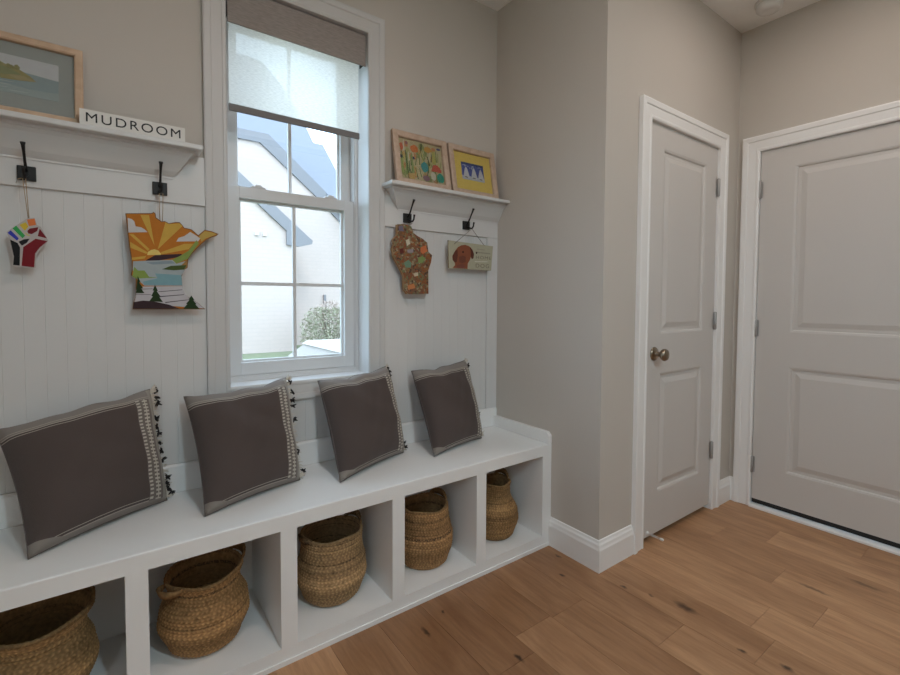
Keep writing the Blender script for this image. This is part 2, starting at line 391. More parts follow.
# ------------------------------------------------------------------ the room
XL, XR, YC, YF, H = -2.52, 1.2825, -.697, -3.30, 2.7555
WX0, WX1, WZ0, WZ1 = -1.3515, -.7722, .856, 2.376          # window opening inside its casing
DX0, DX1, DH = .340, 1.036, 2.045                          # closet door opening
EY0, EY1 = -.815, -1.700                                   # right wall door opening

def slab(name, *boxes, m='wall'):
    bm = B()
    for b in boxes: box(bm, *b)
    return struct(obj(name, bm, M[m]))
o = .014
slab('wall_back', (XL-.12, WX0-o, 0, .20, -.3, H), (WX1+o, XR+.12, 0, .20, -.3, H), (WX0-o, WX1+o, 0, .20, -.3, WZ0-o), (WX0-o, WX1+o, 0, .20, WZ1+o, H))
slab('wall_side', (0, .11, YC, 0, 0, H))
slab('wall_closet', (.11, DX0-.018, YC, YC+.11, 0, H), (DX1+.018, XR, YC, YC+.11, 0, H), (DX0-.018, DX1+.018, YC, YC+.11, DH+.018, H))
slab('wall_right', (XR, XR+.12, EY0+.018, 0, 0, H), (XR, XR+.12, YF, EY1-.018, 0, H), (XR, XR+.12, EY1-.018, EY0+.018, DH+.018, H))
LY0, LY1, LZ0, LZ1 = -2.80, -1.98, 1.15, 2.15              # unseen window added in the left wall, behind the camera, for fill light
slab('wall_left', (XL-.12, XL, YF, LY0, 0, H), (XL-.12, XL, LY1, 0, 0, H), (XL-.12, XL, LY0, LY1, 0, LZ0), (XL-.12, XL, LY0, LY1, LZ1, H))
slab('wall_front', (XL-.12, XR+.12, YF-.15, YF, -.3, H))
slab('ceiling', (XL-.12, XR+.12, YF-.15, .20, H, H+.12), m='ceiling')

# floor: seven inch oak planks running away from the bench, one colour value each
bm = B(); cl = bm.loops.layers.color.new('plank')
rnd = random.Random(21)
PW, X0P = .183, .155
known = {0: [-1.240], 1: [-1.374], 2: [-1.180], 3: [-.853], 4: [-1.034], -2: [-1.091], -4: [-.770], 5: [-1.35], -1: [-2.15], -3: [-1.72]}
far = {-6: .20, -5: .16, -4: .20, -3: .40, -2: .42, -1: .52, 0: .66, 1: .62, 2: .58, 3: .68, 4: .62, 5: .68}     # the plank beyond the known joint
near = {-4: .50, -3: .55, -2: .58, -1: .55, 0: .66, 1: .74, 2: .70, 3: .62, 4: .74, 5: .6}                       # and the one before it
for k in range(-16, 8):
    xa, xb = X0P+PW*k, X0P+PW*(k+1)
    xa, xb = max(xa, XL-.1), min(xb, XR+.1)
    if xb <= xa: continue
    js = list(known.get(k, [rnd.uniform(-2.4, -.7)]))
    a = js[0]
    while a > YF: a -= rnd.uniform(.9, 1.6); js.append(a)
    a = js[0]
    while a < .1: a += rnd.uniform(.75, 1.5); js.append(a)
    js = sorted(js); js[0] = YF-.1; js[-1] = .12
    for i in range(len(js)-1):
        g = .0005
        n0 = len(bm.faces)
        v = box(bm, xa+g, xb-g, js[i]+g, js[i+1]-g, -.015, 0)
        bm.faces.ensure_lookup_table()
        s = rnd.random(); t = rnd.uniform(.2, .9)
        if k in far: t = far[k] if (js[i]+js[i+1])/2 > known.get(k, [-3])[0] else (near.get(k, t) if js[i+1] <= known.get(k, [-3])[0]+.01 and i else t)
        for f in bm.faces[n0:]:
            for l in f.loops: l[cl] = (t, s, 0, 1)
v = box(bm, XL-.1, XR+.1, YF-.1, .12, -.05, -.0152)
struct(obj('floor', bm, M['floor']))

# ---- trim
def cas(w):
    return [(0, 0), (0, .011), (.006*w/.078, .0145), (.013*w/.078, .0145), (.016*w/.078, .012), (.050*w/.078, .0155), (.054*w/.078, .020), (.072*w/.078, .022), (w, .020), (w, 0)]
BB = [(0, 0), (.016, 0), (.016, .098), (.013, .108), (.0115, .119), (.007, .127), (.005, .136), (0, .138)]
def baseboard(name, p0, p1, nrm):
    """moulding along p0->p1 with its face towards nrm; the ends are mitred by the caller's choice of p0, p1 offsets"""
    bm = B(); A = []; C = []
    d = Vector((p1[0]-p0[0], p1[1]-p0[1], 0)).normalized(); n = Vector((*nrm, 0))
    for t, z in BB:
        A.append(bm.verts.new(Vector((p0[0], p0[1], z))+n*t+d*(-t*p0[2])))
        C.append(bm.verts.new(Vector((p1[0], p1[1], z))+n*t+d*(t*p1[2])))
    k = len(BB)
    for i in range(k): bm.faces.new((A[i], A[(i+1) % k], C[(i+1) % k], C[i]))
    bm.faces.new(A); bm.faces.new(C[::-1])
    return struct(obj(name, bm, M['white']))
# p = (x, y, mitre): +1 outside corner, -1 inside corner, 0 square
baseboard('baseboard_side', (0, -.4225, 0), (0, YC, 1), (-1, 0))
baseboard('baseboard_closet', (0, YC, 1), (DX0-.0915, YC, 0), (0, -1))
baseboard('baseboard_closet_corner', (DX1+.0775, YC, 0), (XR, YC, -1), (0, -1))
baseboard('baseboard_right', (XR, YC, -1), (XR, EY0+.0885, 0), (-1, 0))
baseboard('baseboard_right_near', (XR, EY1-.0885, 0), (XR, YF, -1), (-1, 0))
baseboard('baseboard_left', (XL, YF, -1), (XL, -.4225, 0), (1, 0))
baseboard('baseboard_front', (XL, YF, -1), (XR, YF, -1), (0, 1))

def door_trim(name, a0, a1, place, wl, wr, depth):
    bm = B()
    # casing with its own width on either leg
    pl, pr = cas(wl), cas(wr)
    def cor(cx, cz, sx, sz, p): return [place(cx+sx*q, cz+sz*q, t) for q, t in p]
    wt = cas((wl+wr)/2)
    rings = [([place(a0-q, 0, t) for q, t in pl]), ([place(a0-q, DH+wt[i][0], t) for i, (q, t) in enumerate(pl)]),
             ([place(a1+q, DH+wt[i][0], t) for i, (q, t) in enumerate(pr)]), ([place(a1+q, 0, t) for q, t in pr])]
    rv = [[bm.verts.new(p) for p in r] for r in rings]; n = len(pl)
    for r in range(3):
        for i in range(n): bm.faces.new((rv[r][i], rv[r][(i+1) % n], rv[r+1][(i+1) % n], rv[r+1][i]))
    bm.faces.new(rv[0]); bm.faces.new(rv[3][::-1])
    # jamb lining and stop
    def jb(u0, u1, z0, z1, t0, t1):
        ps = [place(u, z, t) for u in (u0, u1) for z in (z0, z1) for t in (t0, t1)]
        v = [bm.verts.new(p) for p in ps]
        for q in ((0, 1, 3, 2), (4, 6, 7, 5), (0, 4, 5, 1), (2, 3, 7, 6), (0, 2, 6, 4), (1, 5, 7, 3)): bm.faces.new([v[i] for i in q])
    lo, hi = min(a0, a1), max(a0, a1)
    jb(lo-.0175, lo, 0, DH+.0175, -depth, -.0003); jb(hi, hi+.0175, 0, DH+.0175, -depth, -.0003); jb(lo, hi, DH, DH+.0175, -depth, -.0003)
    jb(lo, lo+.014, 0, DH, -depth, -.052); jb(hi-.014, hi, 0, DH, -depth, -.052); jb(lo, hi, DH-.014, DH, -depth, -.052)
    return struct(obj(name, bm, M['white']))
door_trim('trim_1', DX0, DX1, lambda u, z, t: (u, YC-t, z), .091, .077, .109)
door_trim('trim_2', -EY0, -EY1, lambda u, z, t: (XR-t, -u, z), .088, .088, .119)

def make_door(name, u0, u1, z0, place, panels, hinge_u, hinge_z, hinge_side, loc):
    """slab with two moulded panels; place(u, z, d) -> point, d = depth behind the face"""
    root = smodel(name, loc)
    bm = B(); T = .036; z1 = DH-.003
    def quad(a, b, c, d, e=0, e2=None):
        bm.faces.new([bm.verts.new(place(*p)) for p in (a, b, c, d)])
    pu0, pu1 = panels[0][0], panels[0][1]
    zs = [z0]+[q for p in panels for q in (p[2], p[3])]+[z1]
    def rect(a, b, c, d): quad((a, c, 0), (b, c, 0), (b, d, 0), (a, d, 0))
    rect(u0, pu0, z0, z1); rect(pu1, u1, z0, z1)
    for i in range(0, len(zs), 2): rect(pu0, pu1, zs[i], zs[i+1])
    rings = [(0, 0), (.010, .0035), (.014, .010), (.030, .010), (.056, .0025), (.060, .0025)]
    for a, b, c, d in panels:
        prev = None
        for s, dp in rings:
            cur = [bm.verts.new(place(*p)) for p in ((a+s, c+s, dp), (b-s, c+s, dp), (b-s, d-s, dp), (a+s, d-s, dp))]
            if prev:
                for i in range(4): bm.faces.new((prev[i], prev[(i+1) % 4], cur[(i+1) % 4], cur[i]))
            prev = cur
        bm.faces.new(prev)
    for e in ((( u0, z0, 0), (u0, z1, 0), (u0, z1, T), (u0, z0, T)), ((u1, z0, 0), (u1, z1, 0), (u1, z1, T), (u1, z0, T)),
              ((u0, z1, 0), (u1, z1, 0), (u1, z1, T), (u0, z1, T)), ((u0, z0, 0), (u1, z0, 0), (u1, z0, T), (u0, z0, T)), ((u0, z0, T), (u1, z0, T), (u1, z1, T), (u0, z1, T))):
        bm.faces.new([bm.verts.new(place(*p)) for p in e])
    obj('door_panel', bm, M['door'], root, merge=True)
    for hz in hinge_z:
        bm = B()
        c = Vector(place(hinge_u, hz, -.0075))
        tube(bm, [c-Vector((0, 0, .050)), c-Vector((0, 0, .046)), c+Vector((0, 0, .046)), c+Vector((0, 0, .050))], [.005, .0085, .0085, .005], 12)
        for k in (-.0165, .0165):
            tube(bm, [c+Vector((0, 0, k-.0008)), c+Vector((0, 0, k+.0008))], .0090, 12)
        a = [bm.verts.new(place(hinge_u-hinge_side*w, hz+s*.046, dpt)) for w, dpt in ((-.006, -.0040), (.016, -.0040)) for s in (-1, 1)]
        bm.faces.new((a[0], a[1], a[3], a[2]))
        obj('hinge', bm, M['nickel'], root)
    return root
D1F = .003
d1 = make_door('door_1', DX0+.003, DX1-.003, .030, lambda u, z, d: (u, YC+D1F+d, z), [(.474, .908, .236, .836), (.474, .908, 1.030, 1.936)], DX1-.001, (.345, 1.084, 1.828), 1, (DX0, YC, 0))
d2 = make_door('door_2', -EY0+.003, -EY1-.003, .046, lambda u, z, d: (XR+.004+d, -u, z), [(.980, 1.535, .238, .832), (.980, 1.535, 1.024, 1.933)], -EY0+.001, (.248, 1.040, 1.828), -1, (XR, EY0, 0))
# knob of the closet door
bm = B(); kx, kz, ky = .421, .935, YC+D1F
lathe(bm, [(.0, 0), (.034, 0), (.034, .003), (.030, .008), (.018, .011), (.012, .014), (.0105, .030), (.013, .036), (.024, .041), (.029, .049), (.0295, .056), (.026, .064), (.016, .069), (0, .0705)], (kx, ky, kz), (0, -1, 0), 40)
kn = obj('door_knob', bm, M['knobmetal'], d1); kn['label'] = 'round antique nickel door knob'
bm = B(); box(bm, DX0+.0005, DX0+.0025, YC+D1F+.006, YC+D1F+.030, kz-.028, kz+.028); obj('latch_plate', bm, M['knobmetal'], d1)
# spring door stop low on the closet door
bm = B(); sx, sz = .394, .050
lathe(bm, [(0, 0), (.011, 0), (.011, .003), (.006, .006), (0, .006)], (sx, ky, sz), (0, -1, 0), 16)
tube(bm, [(sx+.0048*math.cos(a*.9), ky-.005-a*.00062, sz+.0048*math.sin(a*.9)) for a in range(0, 105)], .0009, 6)
st = obj('spring_stop', bm, M['rubberwhite'], d1)
bm = B(); lathe(bm, [(0, 0), (.0062, .0), (.0068, .006), (.006, .013), (.003, .015), (0, .015)], (sx, ky-.069, sz), (0, -1, 0), 16); obj('rubber_tip', bm, M['rubberwhite'], st)
# door bottom sweep and threshold
bm = B(); box(bm, XR+.006, XR+.030, EY1+.004, EY0-.004, .022, .0455); obj('door_sweep', bm, M['rubber'], d2)
bm = B(); prism(bm, [(XR-.026, 0), (XR-.026, .010), (XR-.016, .016), (XR+.118, .021), (XR+.118, 0)], EY1+.0005, EY0-.0005); struct(obj('trim_3', bm, M['white']))

# ---- beadboard wainscot (trim), grooves two inches apart
def beadboard(name, x0, x1, z0, z1, ph):
    bm = B(); pts = [(x0, .0)]
    n0 = math.ceil((x0-ph)/.0505)
    x = ph+n0*.0505
    while x < x1-.006:
        if x > x0+.006: pts += [(x-.0015, .0), (x, .0009), (x+.0015, .0)]
        x += .0505
    pts.append((x1, .0))
    A = [bm.verts.new((p, -.0085+t, z0)) for p, t in pts]; C = [bm.verts.new((p, -.0085+t, z1)) for p, t in pts]
    for i in range(len(pts)-1): bm.faces.new((A[i], A[i+1], C[i+1], C[i]))
    for (xx) in (x0, x1):
        q = [bm.verts.new((xx, yy, zz)) for yy, zz in ((-.0085, z0), (-.0005, z0), (-.0005, z1), (-.0085, z1))]; bm.faces.new(q)
    q = [bm.verts.new((xx, -.0005, zz)) for xx, zz in ((x0, z0), (x1, z0), (x1, z1), (x0, z1))]; bm.faces.new(q)
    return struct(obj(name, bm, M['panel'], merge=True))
CO, CI = -1.4300, -.6940      # window casing outer edges
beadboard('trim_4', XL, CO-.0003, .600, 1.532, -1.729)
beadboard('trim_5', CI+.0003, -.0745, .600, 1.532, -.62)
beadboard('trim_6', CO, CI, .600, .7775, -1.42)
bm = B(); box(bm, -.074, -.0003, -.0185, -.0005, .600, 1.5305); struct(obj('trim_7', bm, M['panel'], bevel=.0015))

# ---- the double hung window
w = smodel('window_1', (WX0, 0, WZ0))
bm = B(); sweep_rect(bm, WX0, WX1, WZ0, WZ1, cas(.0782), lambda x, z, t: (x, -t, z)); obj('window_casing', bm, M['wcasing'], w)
bm = B(); j = .0125
box(bm, WX0-j, WX0, -.0005, .198, WZ0-j, WZ1+j); box(bm, WX1, WX1+j, -.0005, .198, WZ0-j, WZ1+j); box(bm, WX0, WX1, -.0005, .198, WZ0-j, WZ0); box(bm, WX0, WX1, -.0005, .198, WZ1, WZ1+j)
obj('window_jamb', bm, M['vinyl'], w)
bm = B(); f = .016
for y0, y1, e in ((.104, .110, .010), (.110, .1500, .016), (.1500, .156, .012), (.156, .198, .022)):
    box(bm, WX0, WX0+e, y0, y1, WZ0, WZ1); box(bm, WX1-e, WX1, y0, y1, WZ0, WZ1); box(bm, WX0+e, WX1-e, y0, y1, WZ1-e, WZ1); box(bm, WX0+e, WX1-e, y0, y1, WZ0, WZ0+e+.006)
obj('window_frame', bm, M['vinyl'], w)
def sash(name, y0, y1, x0, x1, z0, z1, sl, bot, top, vx, hz):
    bm = B()
    box(bm, x0, x0+sl, y0, y1, z0, z1); box(bm, x1-sl, x1, y0, y1, z0, z1); box(bm, x0+sl, x1-sl, y0, y1, z0, z0+bot); box(bm, x0+sl, x1-sl, y0, y1, z1-top, z1)
    # glazing bead
    g = .009
    for a, b_, c, d in ((x0+sl, x0+sl+g, z0+bot, z1-top), (x1-sl-g, x1-sl, z0+bot, z1-top), (x0+sl+g, x1-sl-g, z0+bot, z0+bot+g), (x0+sl+g, x1-sl-g, z1-top-g, z1-top)):
        box(bm, a, b_, y0+.020, y1-.003, c, d)
    s = obj(name, bm, M['vinyl'], w, bevel=.0012)
    ym = (y0+y1)/2+.006
    bm = B(); box(bm, vx-.007, vx+.007, ym-.006, ym+.006, z0+bot, z1-top); box(bm, x0+sl, vx-.007, ym-.006, ym+.006, hz-.007, hz+.007); box(bm, vx+.007, x1-sl, ym-.006, ym+.006, hz-.007, hz+.007)
    obj('muntin_grid', bm, M['vinyl'], s)
    bm = B(); box(bm, x0+sl-.004, x1-sl+.004, ym+.0065, ym+.0095, z0+bot-.004, z1-top+.004); obj('window_pane', bm, M['glass'], s)
    return s
ls = sash('lower_sash', .111, .149, WX0+.0175, WX1-.0175, WZ0+.023, 1.651, .046, .052, .046, -1.062, 1.258)
us = sash('upper_sash', .1525, .190, WX0+.0235, WX1-.0235, 1.607, WZ1-.0225, .040, .040, .048, -1.065, 1.980)
for lx in (-1.213, -.900):
    bm = B()
    prism(bm, [(lx-.030, 1.6512), (lx-.027, 1.658), (lx-.012, 1.6595), (lx-.010, 1.667), (lx+.012, 1.667), (lx+.016, 1.6595), (lx+.028, 1.658), (lx+.031, 1.6512)], .112, .136)
    obj('sash_lock', bm, M['vinyl'], ls, bevel=.002)

# the added left wall window, out of view, bringing bluish fill to the side wall
w2 = smodel('fill_window', (XL, LY0, LZ0))
bm = B(); sweep_rect(bm, LY0, LY1, LZ0, LZ1, cas(.0782), lambda y, z, t: (XL+t, y, z)); obj('window_casing', bm, M['white'], w2)
bm = B()
for a, b_, c, d in ((LY0, LY0+.04, LZ0, LZ1), (LY1-.04, LY1, LZ0, LZ1), (LY0+.04, LY1-.04, LZ0, LZ0+.04), (LY0+.04, LY1-.04, LZ1-.04, LZ1)): box(bm, XL-.10, XL-.05, a, b_, c, d)
obj('window_frame', bm, M['vinyl'], w2)
bm = B(); box(bm, XL-.078, XL-.074, LY0+.036, LY1-.036, LZ0+.036, LZ1-.036); obj('window_pane', bm, M['glass'], w2)

# ---- roller shade
sh = thing('roller_shade', 'half lowered pale screen roller shade with taupe valance in the window', 'blind', ((WX0+WX1)/2, .02, 2.30))
bm = B(); box(bm, WX0+.008, WX1-.0035, .006, .012, 2.234, WZ1-.006); obj('valance', bm, M['valance'], sh, bevel=.002)
bm = B(); box(bm, WX0+.006, WX1-.002, .0125, .080, WZ1-.012, WZ1-.003); box(bm, WX0+.002, WX0+.007, .005, .075, 2.252, WZ1-.003); box(bm, WX1-.0035, WX1-.0005, .014, .075, 2.252, WZ1-.003)
obj('cassette', bm, M['black'], sh)
bm = B(); tube(bm, [(WX0+.008, .042, 2.328), (WX1-.006, .042, 2.328)], .024, 24); obj('fabric_roll', bm, M['shade'], sh)
bm = B(); box(bm, WX0+.013, -.806, .0195, .0202, 1.935, 2.330); obj('screen_fabric', bm, M['shade'], sh)
bm = B(); box(bm, WX0+.011, -.803, .0145, .0250, 1.911, 1.938); obj('hem_bar', bm, M['shadegrey'], sh, bevel=.003)

# ---- smoke detector, recessed ceiling lights
sd = thing('smoke_detector', 'round white smoke detector on the ceiling above the right hand door', 'smoke detector', (1.085, -.905, H))
bm = B(); lathe(bm, [(0, 0), (.066, 0), (.066, .008), (.060, .012), (0, .012)], (1.085, -.905, H-.0003), (0, 0, -1), 40); obj('mounting_base', bm, M['plastic'], sd)
bm = B(); lathe(bm, [(0, 0), (.058, 0), (.059, .004), (.058, .022), (.050, .032), (.030, .036), (.028, .034), (0, .034)], (1.085, -.905, H-.0128), (0, 0, -1), 40); obj('sensor_cover', bm, M['plastic'], sd)
LAMPS = [(.55, -1.40, 'recessed ceiling light nearest the right hand door', 4.7, (1, .87, .80)),
         (-1.05, -1.42, 'added fill light in the ceiling nearest the window', 7.6, (1, .785, .71)),  # unseen, added to raise the room's brightness
         (-1.10, -3.08, 'added fill light in the ceiling nearest the front wall, standing in for rear daylight', 33, (.69, .90, 1))]  # unseen cool fill, added in place of daylight from behind the camera
for lx, ly, lb, pw, lc in LAMPS:
    t = thing('ceiling_or_fill_light', lb, 'ceiling light', (lx, ly, H), group='recessed ceiling lights')
    bm = B()
    n = 40
    for (r0, r1, z0, z1) in ((.085, .062, H-.0005, H-.006),):
        for k in range(n):
            a, b_ = 2*PI*k/n, 2*PI*(k+1)/n
            P = lambda r, z, q: (lx+r*math.cos(q), ly+r*math.sin(q), z)
            bm.faces.new([bm.verts.new(p) for p in (P(r0, z0, a), P(r0, z0, b_), P(r1, z1, b_), P(r1, z1, a))])
            bm.faces.new([bm.verts.new(p) for p in (P(r0, z0, a), P(r0, z0, b_), P(r1, z0, b_), P(r1, z0, a))])
            bm.faces.new([bm.verts.new(p) for p in (P(r1, z0, a), P(r1, z0, b_), P(r1, z1, b_), P(r1, z1, a))])
    obj('trim_ring', bm, M['plastic'], t, merge=True)
    bm = B(); lathe(bm, [(0, 0), (.061, 0), (.061, .002), (0, .002)], (lx, ly, H-.0008), (0, 0, -1), 40); obj('lens', bm, M['lens'], t)
    ld = bpy.data.lights.new('lamp_light', 'AREA'); ld.shape = 'DISK'; ld.size = .12; ld.energy = pw; ld.color = lc
    lo = bpy.data.objects.new('lamp_light', ld); COL.objects.link(lo); lo.parent = t; lo.location = (0, 0, -.012)
# ------------------------------------------------------------------ storage bench
YB = -.4217
TE, OW, TD, ZT, ZB = .0609, .356, .0528, .4466, .0572
ST = .498
be = thing('storage_bench', 'long white built-in bench with open cubbies along the window wall', 'bench', (-1.26, YB, 0))
cub = []
x = -TE
for k in range(6):
    cub.append((x-OW, x)); x -= OW+TD
bm = B(); prism(bm, [(YB+.02, ZT), (YB, ZT), (YB, ST-.0035), (YB+.001, ST-.0012), (YB+.0035, ST), (-.0225, ST), (-.0225, .476), (YB+.02, .476)], XL+.001, -.0005, 'x'); obj('seat', bm, M['bench'], be)
bm = B()
box(bm, XL+.001, -.0005, YB, YB+.02, 0, ZB)
for k in range(5): box(bm, cub[k][0]-TD, cub[k][0], YB, YB+.02, ZB, ZT)
box(bm, -TE, -.0005, YB, YB+.02, ZB, ZT); box(bm, XL+.001, cub[5][0], YB, YB+.02, ZB, ZT)
box(bm, XL+.001, -.0005, YB-.005, YB-.0002, 0, .016)
obj('face_frame', bm, M['bench'], be)
for k in range(5):
    bm = B(); box(bm, cub[k][0]-TD, cub[k][0], YB+.0202, -.0325, ZB, .4757); obj('divider', bm, M['bench'], be)
bm = B(); box(bm, -TE, -.0005, YB+.0202, -.0325, ZB, .4757); obj('end_panel', bm, M['bench'], be)
bm = B(); box(bm, XL+.001, -.0005, YB+.0202, -.0325, .030, ZB-.0002); obj('cubby_floor', bm, M['bench'], be)
bm = B(); box(bm, XL+.001, -.0005, -.0322, -.0228, 0, .4757); obj('back_panel', bm, M['bench'], be)
bm = B()
prism(bm, [(-.022, .4985), (-.0005, .4985), (-.0005, .592), (-.0085, .599), (-.016, .599), (-.022, .592)], XL+.001, -.0005, 'x')
obj('back_ledge', bm, M['bench'], be)
bm = B()
prism(bm, [(YB-.002, .4985), (-.0225, .4985), (-.0225, .556), (YB+.016, .556), (YB-.002, .538)], -.0235, -.0006, 'x')
obj('end_curb', bm, M['bench'], be, bevel=.0025)

# ------------------------------------------------------------------ wall shelves with coat hooks
SZ0, SZ1, SY = 1.705, 1.7225, -.115
CR = [(-.0186, 1.612), (-.0215, 1.612), (-.0215, 1.618), (-.027, 1.624), (-.037, 1.636), (-.052, 1.660), (-.067, 1.684), (-.078, 1.694), (-.084, 1.696), (-.084, 1.7046), (-.0186, 1.7046)]
def wall_shelf(label, x0, x1, retl, retr, hooks):
    t = thing('wall_shelf', label, 'shelf', ((x0+x1)/2, 0, SZ0))
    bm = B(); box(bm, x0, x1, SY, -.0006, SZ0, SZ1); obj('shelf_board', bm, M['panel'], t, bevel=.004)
    lo = x0+(.020 if retl else 0); hi = x1-(.020 if retr else 0)
    bm = B()
    A = [bm.verts.new(((lo+(.084+y) if retl else lo), y, z)) for y, z in CR]; C = [bm.verts.new(((hi-(.084+y) if retr else hi), y, z)) for y, z in CR]
    k = len(CR)
    for i in range(k): bm.faces.new((A[i], A[(i+1) % k], C[(i+1) % k], C[i]))
    # returns back to the wall
    for on, V, e in ((retl, A, lo), (retr, C, hi)):
        if on:
            W = [bm.verts.new((v.co.x, -.0186, v.co.z)) for v in V]
            for i in range(1, k-2): bm.faces.new((V[i], V[i+1], W[i+1], W[i]))
        else: bm.faces.new(V)
    obj('crown_moulding', bm, M['panel'], t)
    bm = B(); box(bm, (x0 if not retl else CI+.0003), (x1 if not retr else CO-.0003), -.0184, -.0006, 1.531, 1.7046); obj('hook_rail', bm, M['panel'], t, bevel=.0015)
    for hx, hz in hooks:
        bm = B(); y0 = -.028
        tube(bm, [(hx, y0+.004, hz+.004), (hx, y0-.012, hz+.012), (hx, y0-.026, hz+.030), (hx, y0-.040, hz+.052), (hx, y0-.052, hz+.070), (hx, y0-.056, hz+.077)], [.0042, .0040, .0036, .0036, .0048, .0066], 10)
        tube(bm, [(hx, y0+.004, hz-.006), (hx, y0-.016, hz-.012), (hx, y0-.034, hz-.020), (hx, y0-.046, hz-.020), (hx, y0-.054, hz-.012), (hx, y0-.058, hz+.002), (hx, y0-.059, hz+.008)], [.0042, .0040, .0040, .0040, .0040, .0046, .0052], 10)
        h = obj('coat_hook', bm, M['black'], t)
        bm = B(); box(bm, hx-.0215, hx+.0215, y0, -.0188, hz-.0215, hz+.0215); obj('hook_plate', bm, M['black'], h, bevel=.0015)
    return t
wall_shelf('white wall shelf left of the window, holding the lettered block', XL+.0005, -1.447, 0, 1, [(-1.911, 1.5695), (-1.570, 1.5735)])
wall_shelf('white wall shelf right of the window, holding two framed pictures', -.712, -.0005, 1, 0, [(-.578, 1.579), (-.224, 1.580)])

# ------------------------------------------------------------------ baskets
def interp(P, s):
    for i in range(len(P)-1):
        if s <= P[i+1][0]:
            t = (s-P[i][0])/(P[i+1][0]-P[i][0]); t = t*t*(3-2*t)*.5+t*.5
            return P[i][1]+(P[i+1][1]-P[i][1])*t
    return P[-1][1]
def basket(label, loc, prof, h, handles, bands, gold, seed, tilt=(0, 0), oval=(1, 1), ):
    t = thing('seagrass_basket', label, 'basket', loc, group='woven baskets in the bench cubbies')
    rn = random.Random(seed); rows = int(h/.0098); sub = 5; n = rows*sub; seg = 300
    mt = basketmat('woven_seagrass_%d' % seed, gold, (.045, .028, .018), bands, h)
    ph = [rn.random()*6 for _ in range(rows+1)]; am = [rn.uniform(.6, 1.3) for _ in range(rows+1)]; cnt = [rn.choice((50, 54, 58)) for _ in range(rows+1)]
    e1, e2 = rn.uniform(0, 6), rn.uniform(0, 6)
    rtone = [.5+.5*math.sin(k_*.55+e1)*rn.random() for k_ in range(rows)]
    def shp(r, q, s):
        r *= 1+.018*s*math.sin(2*q+e1)+.010*math.sin(3*q+e2+2*s)
        z = s*h+s*s*(tilt[0]*math.cos(q)+tilt[1]*math.sin(q))+.0035*s*math.sin(4*q+e2)
        return Vector((r*oval[0]*math.cos(q), r*oval[1]*math.sin(q), z))
    tw = {}
    bm = B(); cl = bm.loops.layers.color.new('weave'); rings = []; fr = []
    for i in range(n+1):
        s = i/n; row = min(rows-1, i//sub); u = (i % sub)/sub
        R = interp(prof, s); ring = []
        for k in range(seg):
            q = 2*PI*k/seg
            wv = math.sin(PI*u)*math.sin(cnt[row]*q+ph[row]+u*2.4*(1 if row % 2 else -1))
            b = .0019*am[row]*math.sin(PI*u)+.0013*wv
            v_ = bm.verts.new(shp(R+b, q, s)); ring.append(v_); tw[v_] = max(0, min(1, .62+.45*wv-.30*(1-math.sin(PI*u))))
        rings.append(ring); fr.append(s)
    bot = bm.verts.new((0, 0, .0004))
    for k in range(seg): bm.faces.new((bot, rings[0][(k+1) % seg], rings[0][k]))
    # inside
    for s in (1, .93, .8, .6, .4, .2, .06):
        R = interp(prof, s)-.007; rings.append([bm.verts.new(shp(R, 2*PI*k/seg, s)) for k in range(seg)]); fr.append(s)
    ib = bm.verts.new((0, 0, .012))
    for k in range(seg): bm.faces.new((ib, rings[-1][k], rings[-1][(k+1) % seg]))
    for i in range(len(rings)-1):
        for k in range(seg):
            bm.faces.new((rings[i][k], rings[i][(k+1) % seg], rings[i+1][(k+1) % seg], rings[i+1][k]))
    hz = {}
    for f in bm.faces:
        f.smooth = True
        for l in f.loops:
            s = max(0, min(1, l.vert.co.z/h)); l[cl] = (s, tw.get(l.vert, .35), rtone[min(rows-1, int(s*rows))], 1)
    obj('basket_body', bm, mt, t, world=False)
    bm = B(); cl = bm.loops.layers.color.new('weave'); R = interp(prof, 1)-.0035; rg = []
    ns = 200
    for k in range(ns):
        q = 2*PI*k/ns; c = shp(R, q, 1); d = Vector((math.cos(q), math.sin(q), 0)); rr = .0058+.0009*math.sin(46*q)
        rg.append([bm.verts.new(c+d*rr*math.cos(a)+Vector((0, 0, rr*math.sin(a)))) for a in [2*PI*j/8 for j in range(8)]])
    for k in range(ns):
        for j in range(8):
            f = bm.faces.new((rg[k][j], rg[k][(j+1) % 8], rg[(k+1) % ns][(j+1) % 8], rg[(k+1) % ns][j])); f.smooth = True
            for l in f.loops: l[cl] = (.985, .55, .5, 1)
    obj('rim', bm, mt, t, world=False)
    for q0, half, hrise, hout in handles:
        bm = B(); cl = bm.loops.layers.color.new('weave'); prev = None
        m = 28
        for k in range(m+1):
            u = k/m; q = q0-half+2*half*u; rise = math.sin(PI*u)**.6
            base = shp(R, q, 1); d = Vector((math.cos(q), math.sin(q), 0))
            lo = base+Vector((0, 0, rise*(hrise-.017)-.004))+d*rise*hout; hi = base+Vector((0, 0, rise*hrise+.004))+d*rise*hout*1.3
            wv = .0008*math.sin(u*60)
            cur = [bm.verts.new(p) for p in (lo-d*.004, lo+d*(.004+wv), hi+d*(.004+wv), hi-d*.004)]
            if prev:
                for j in range(4): bm.faces.new((prev[j], prev[(j+1) % 4], cur[(j+1) % 4], cur[j])).smooth = True
            else: bm.faces.new(cur[::-1])
            prev = cur
        bm.faces.new(prev)
        for f in bm.faces:
            for l in f.loops: l[cl] = (.97, .5, .3, 1)
        obj('handle', bm, mt, t, world=False)
    return t
ZF = ZB+.0004
G1, G2, G3 = (.34, .205, .095), (.35, .215, .10), (.33, .215, .105)
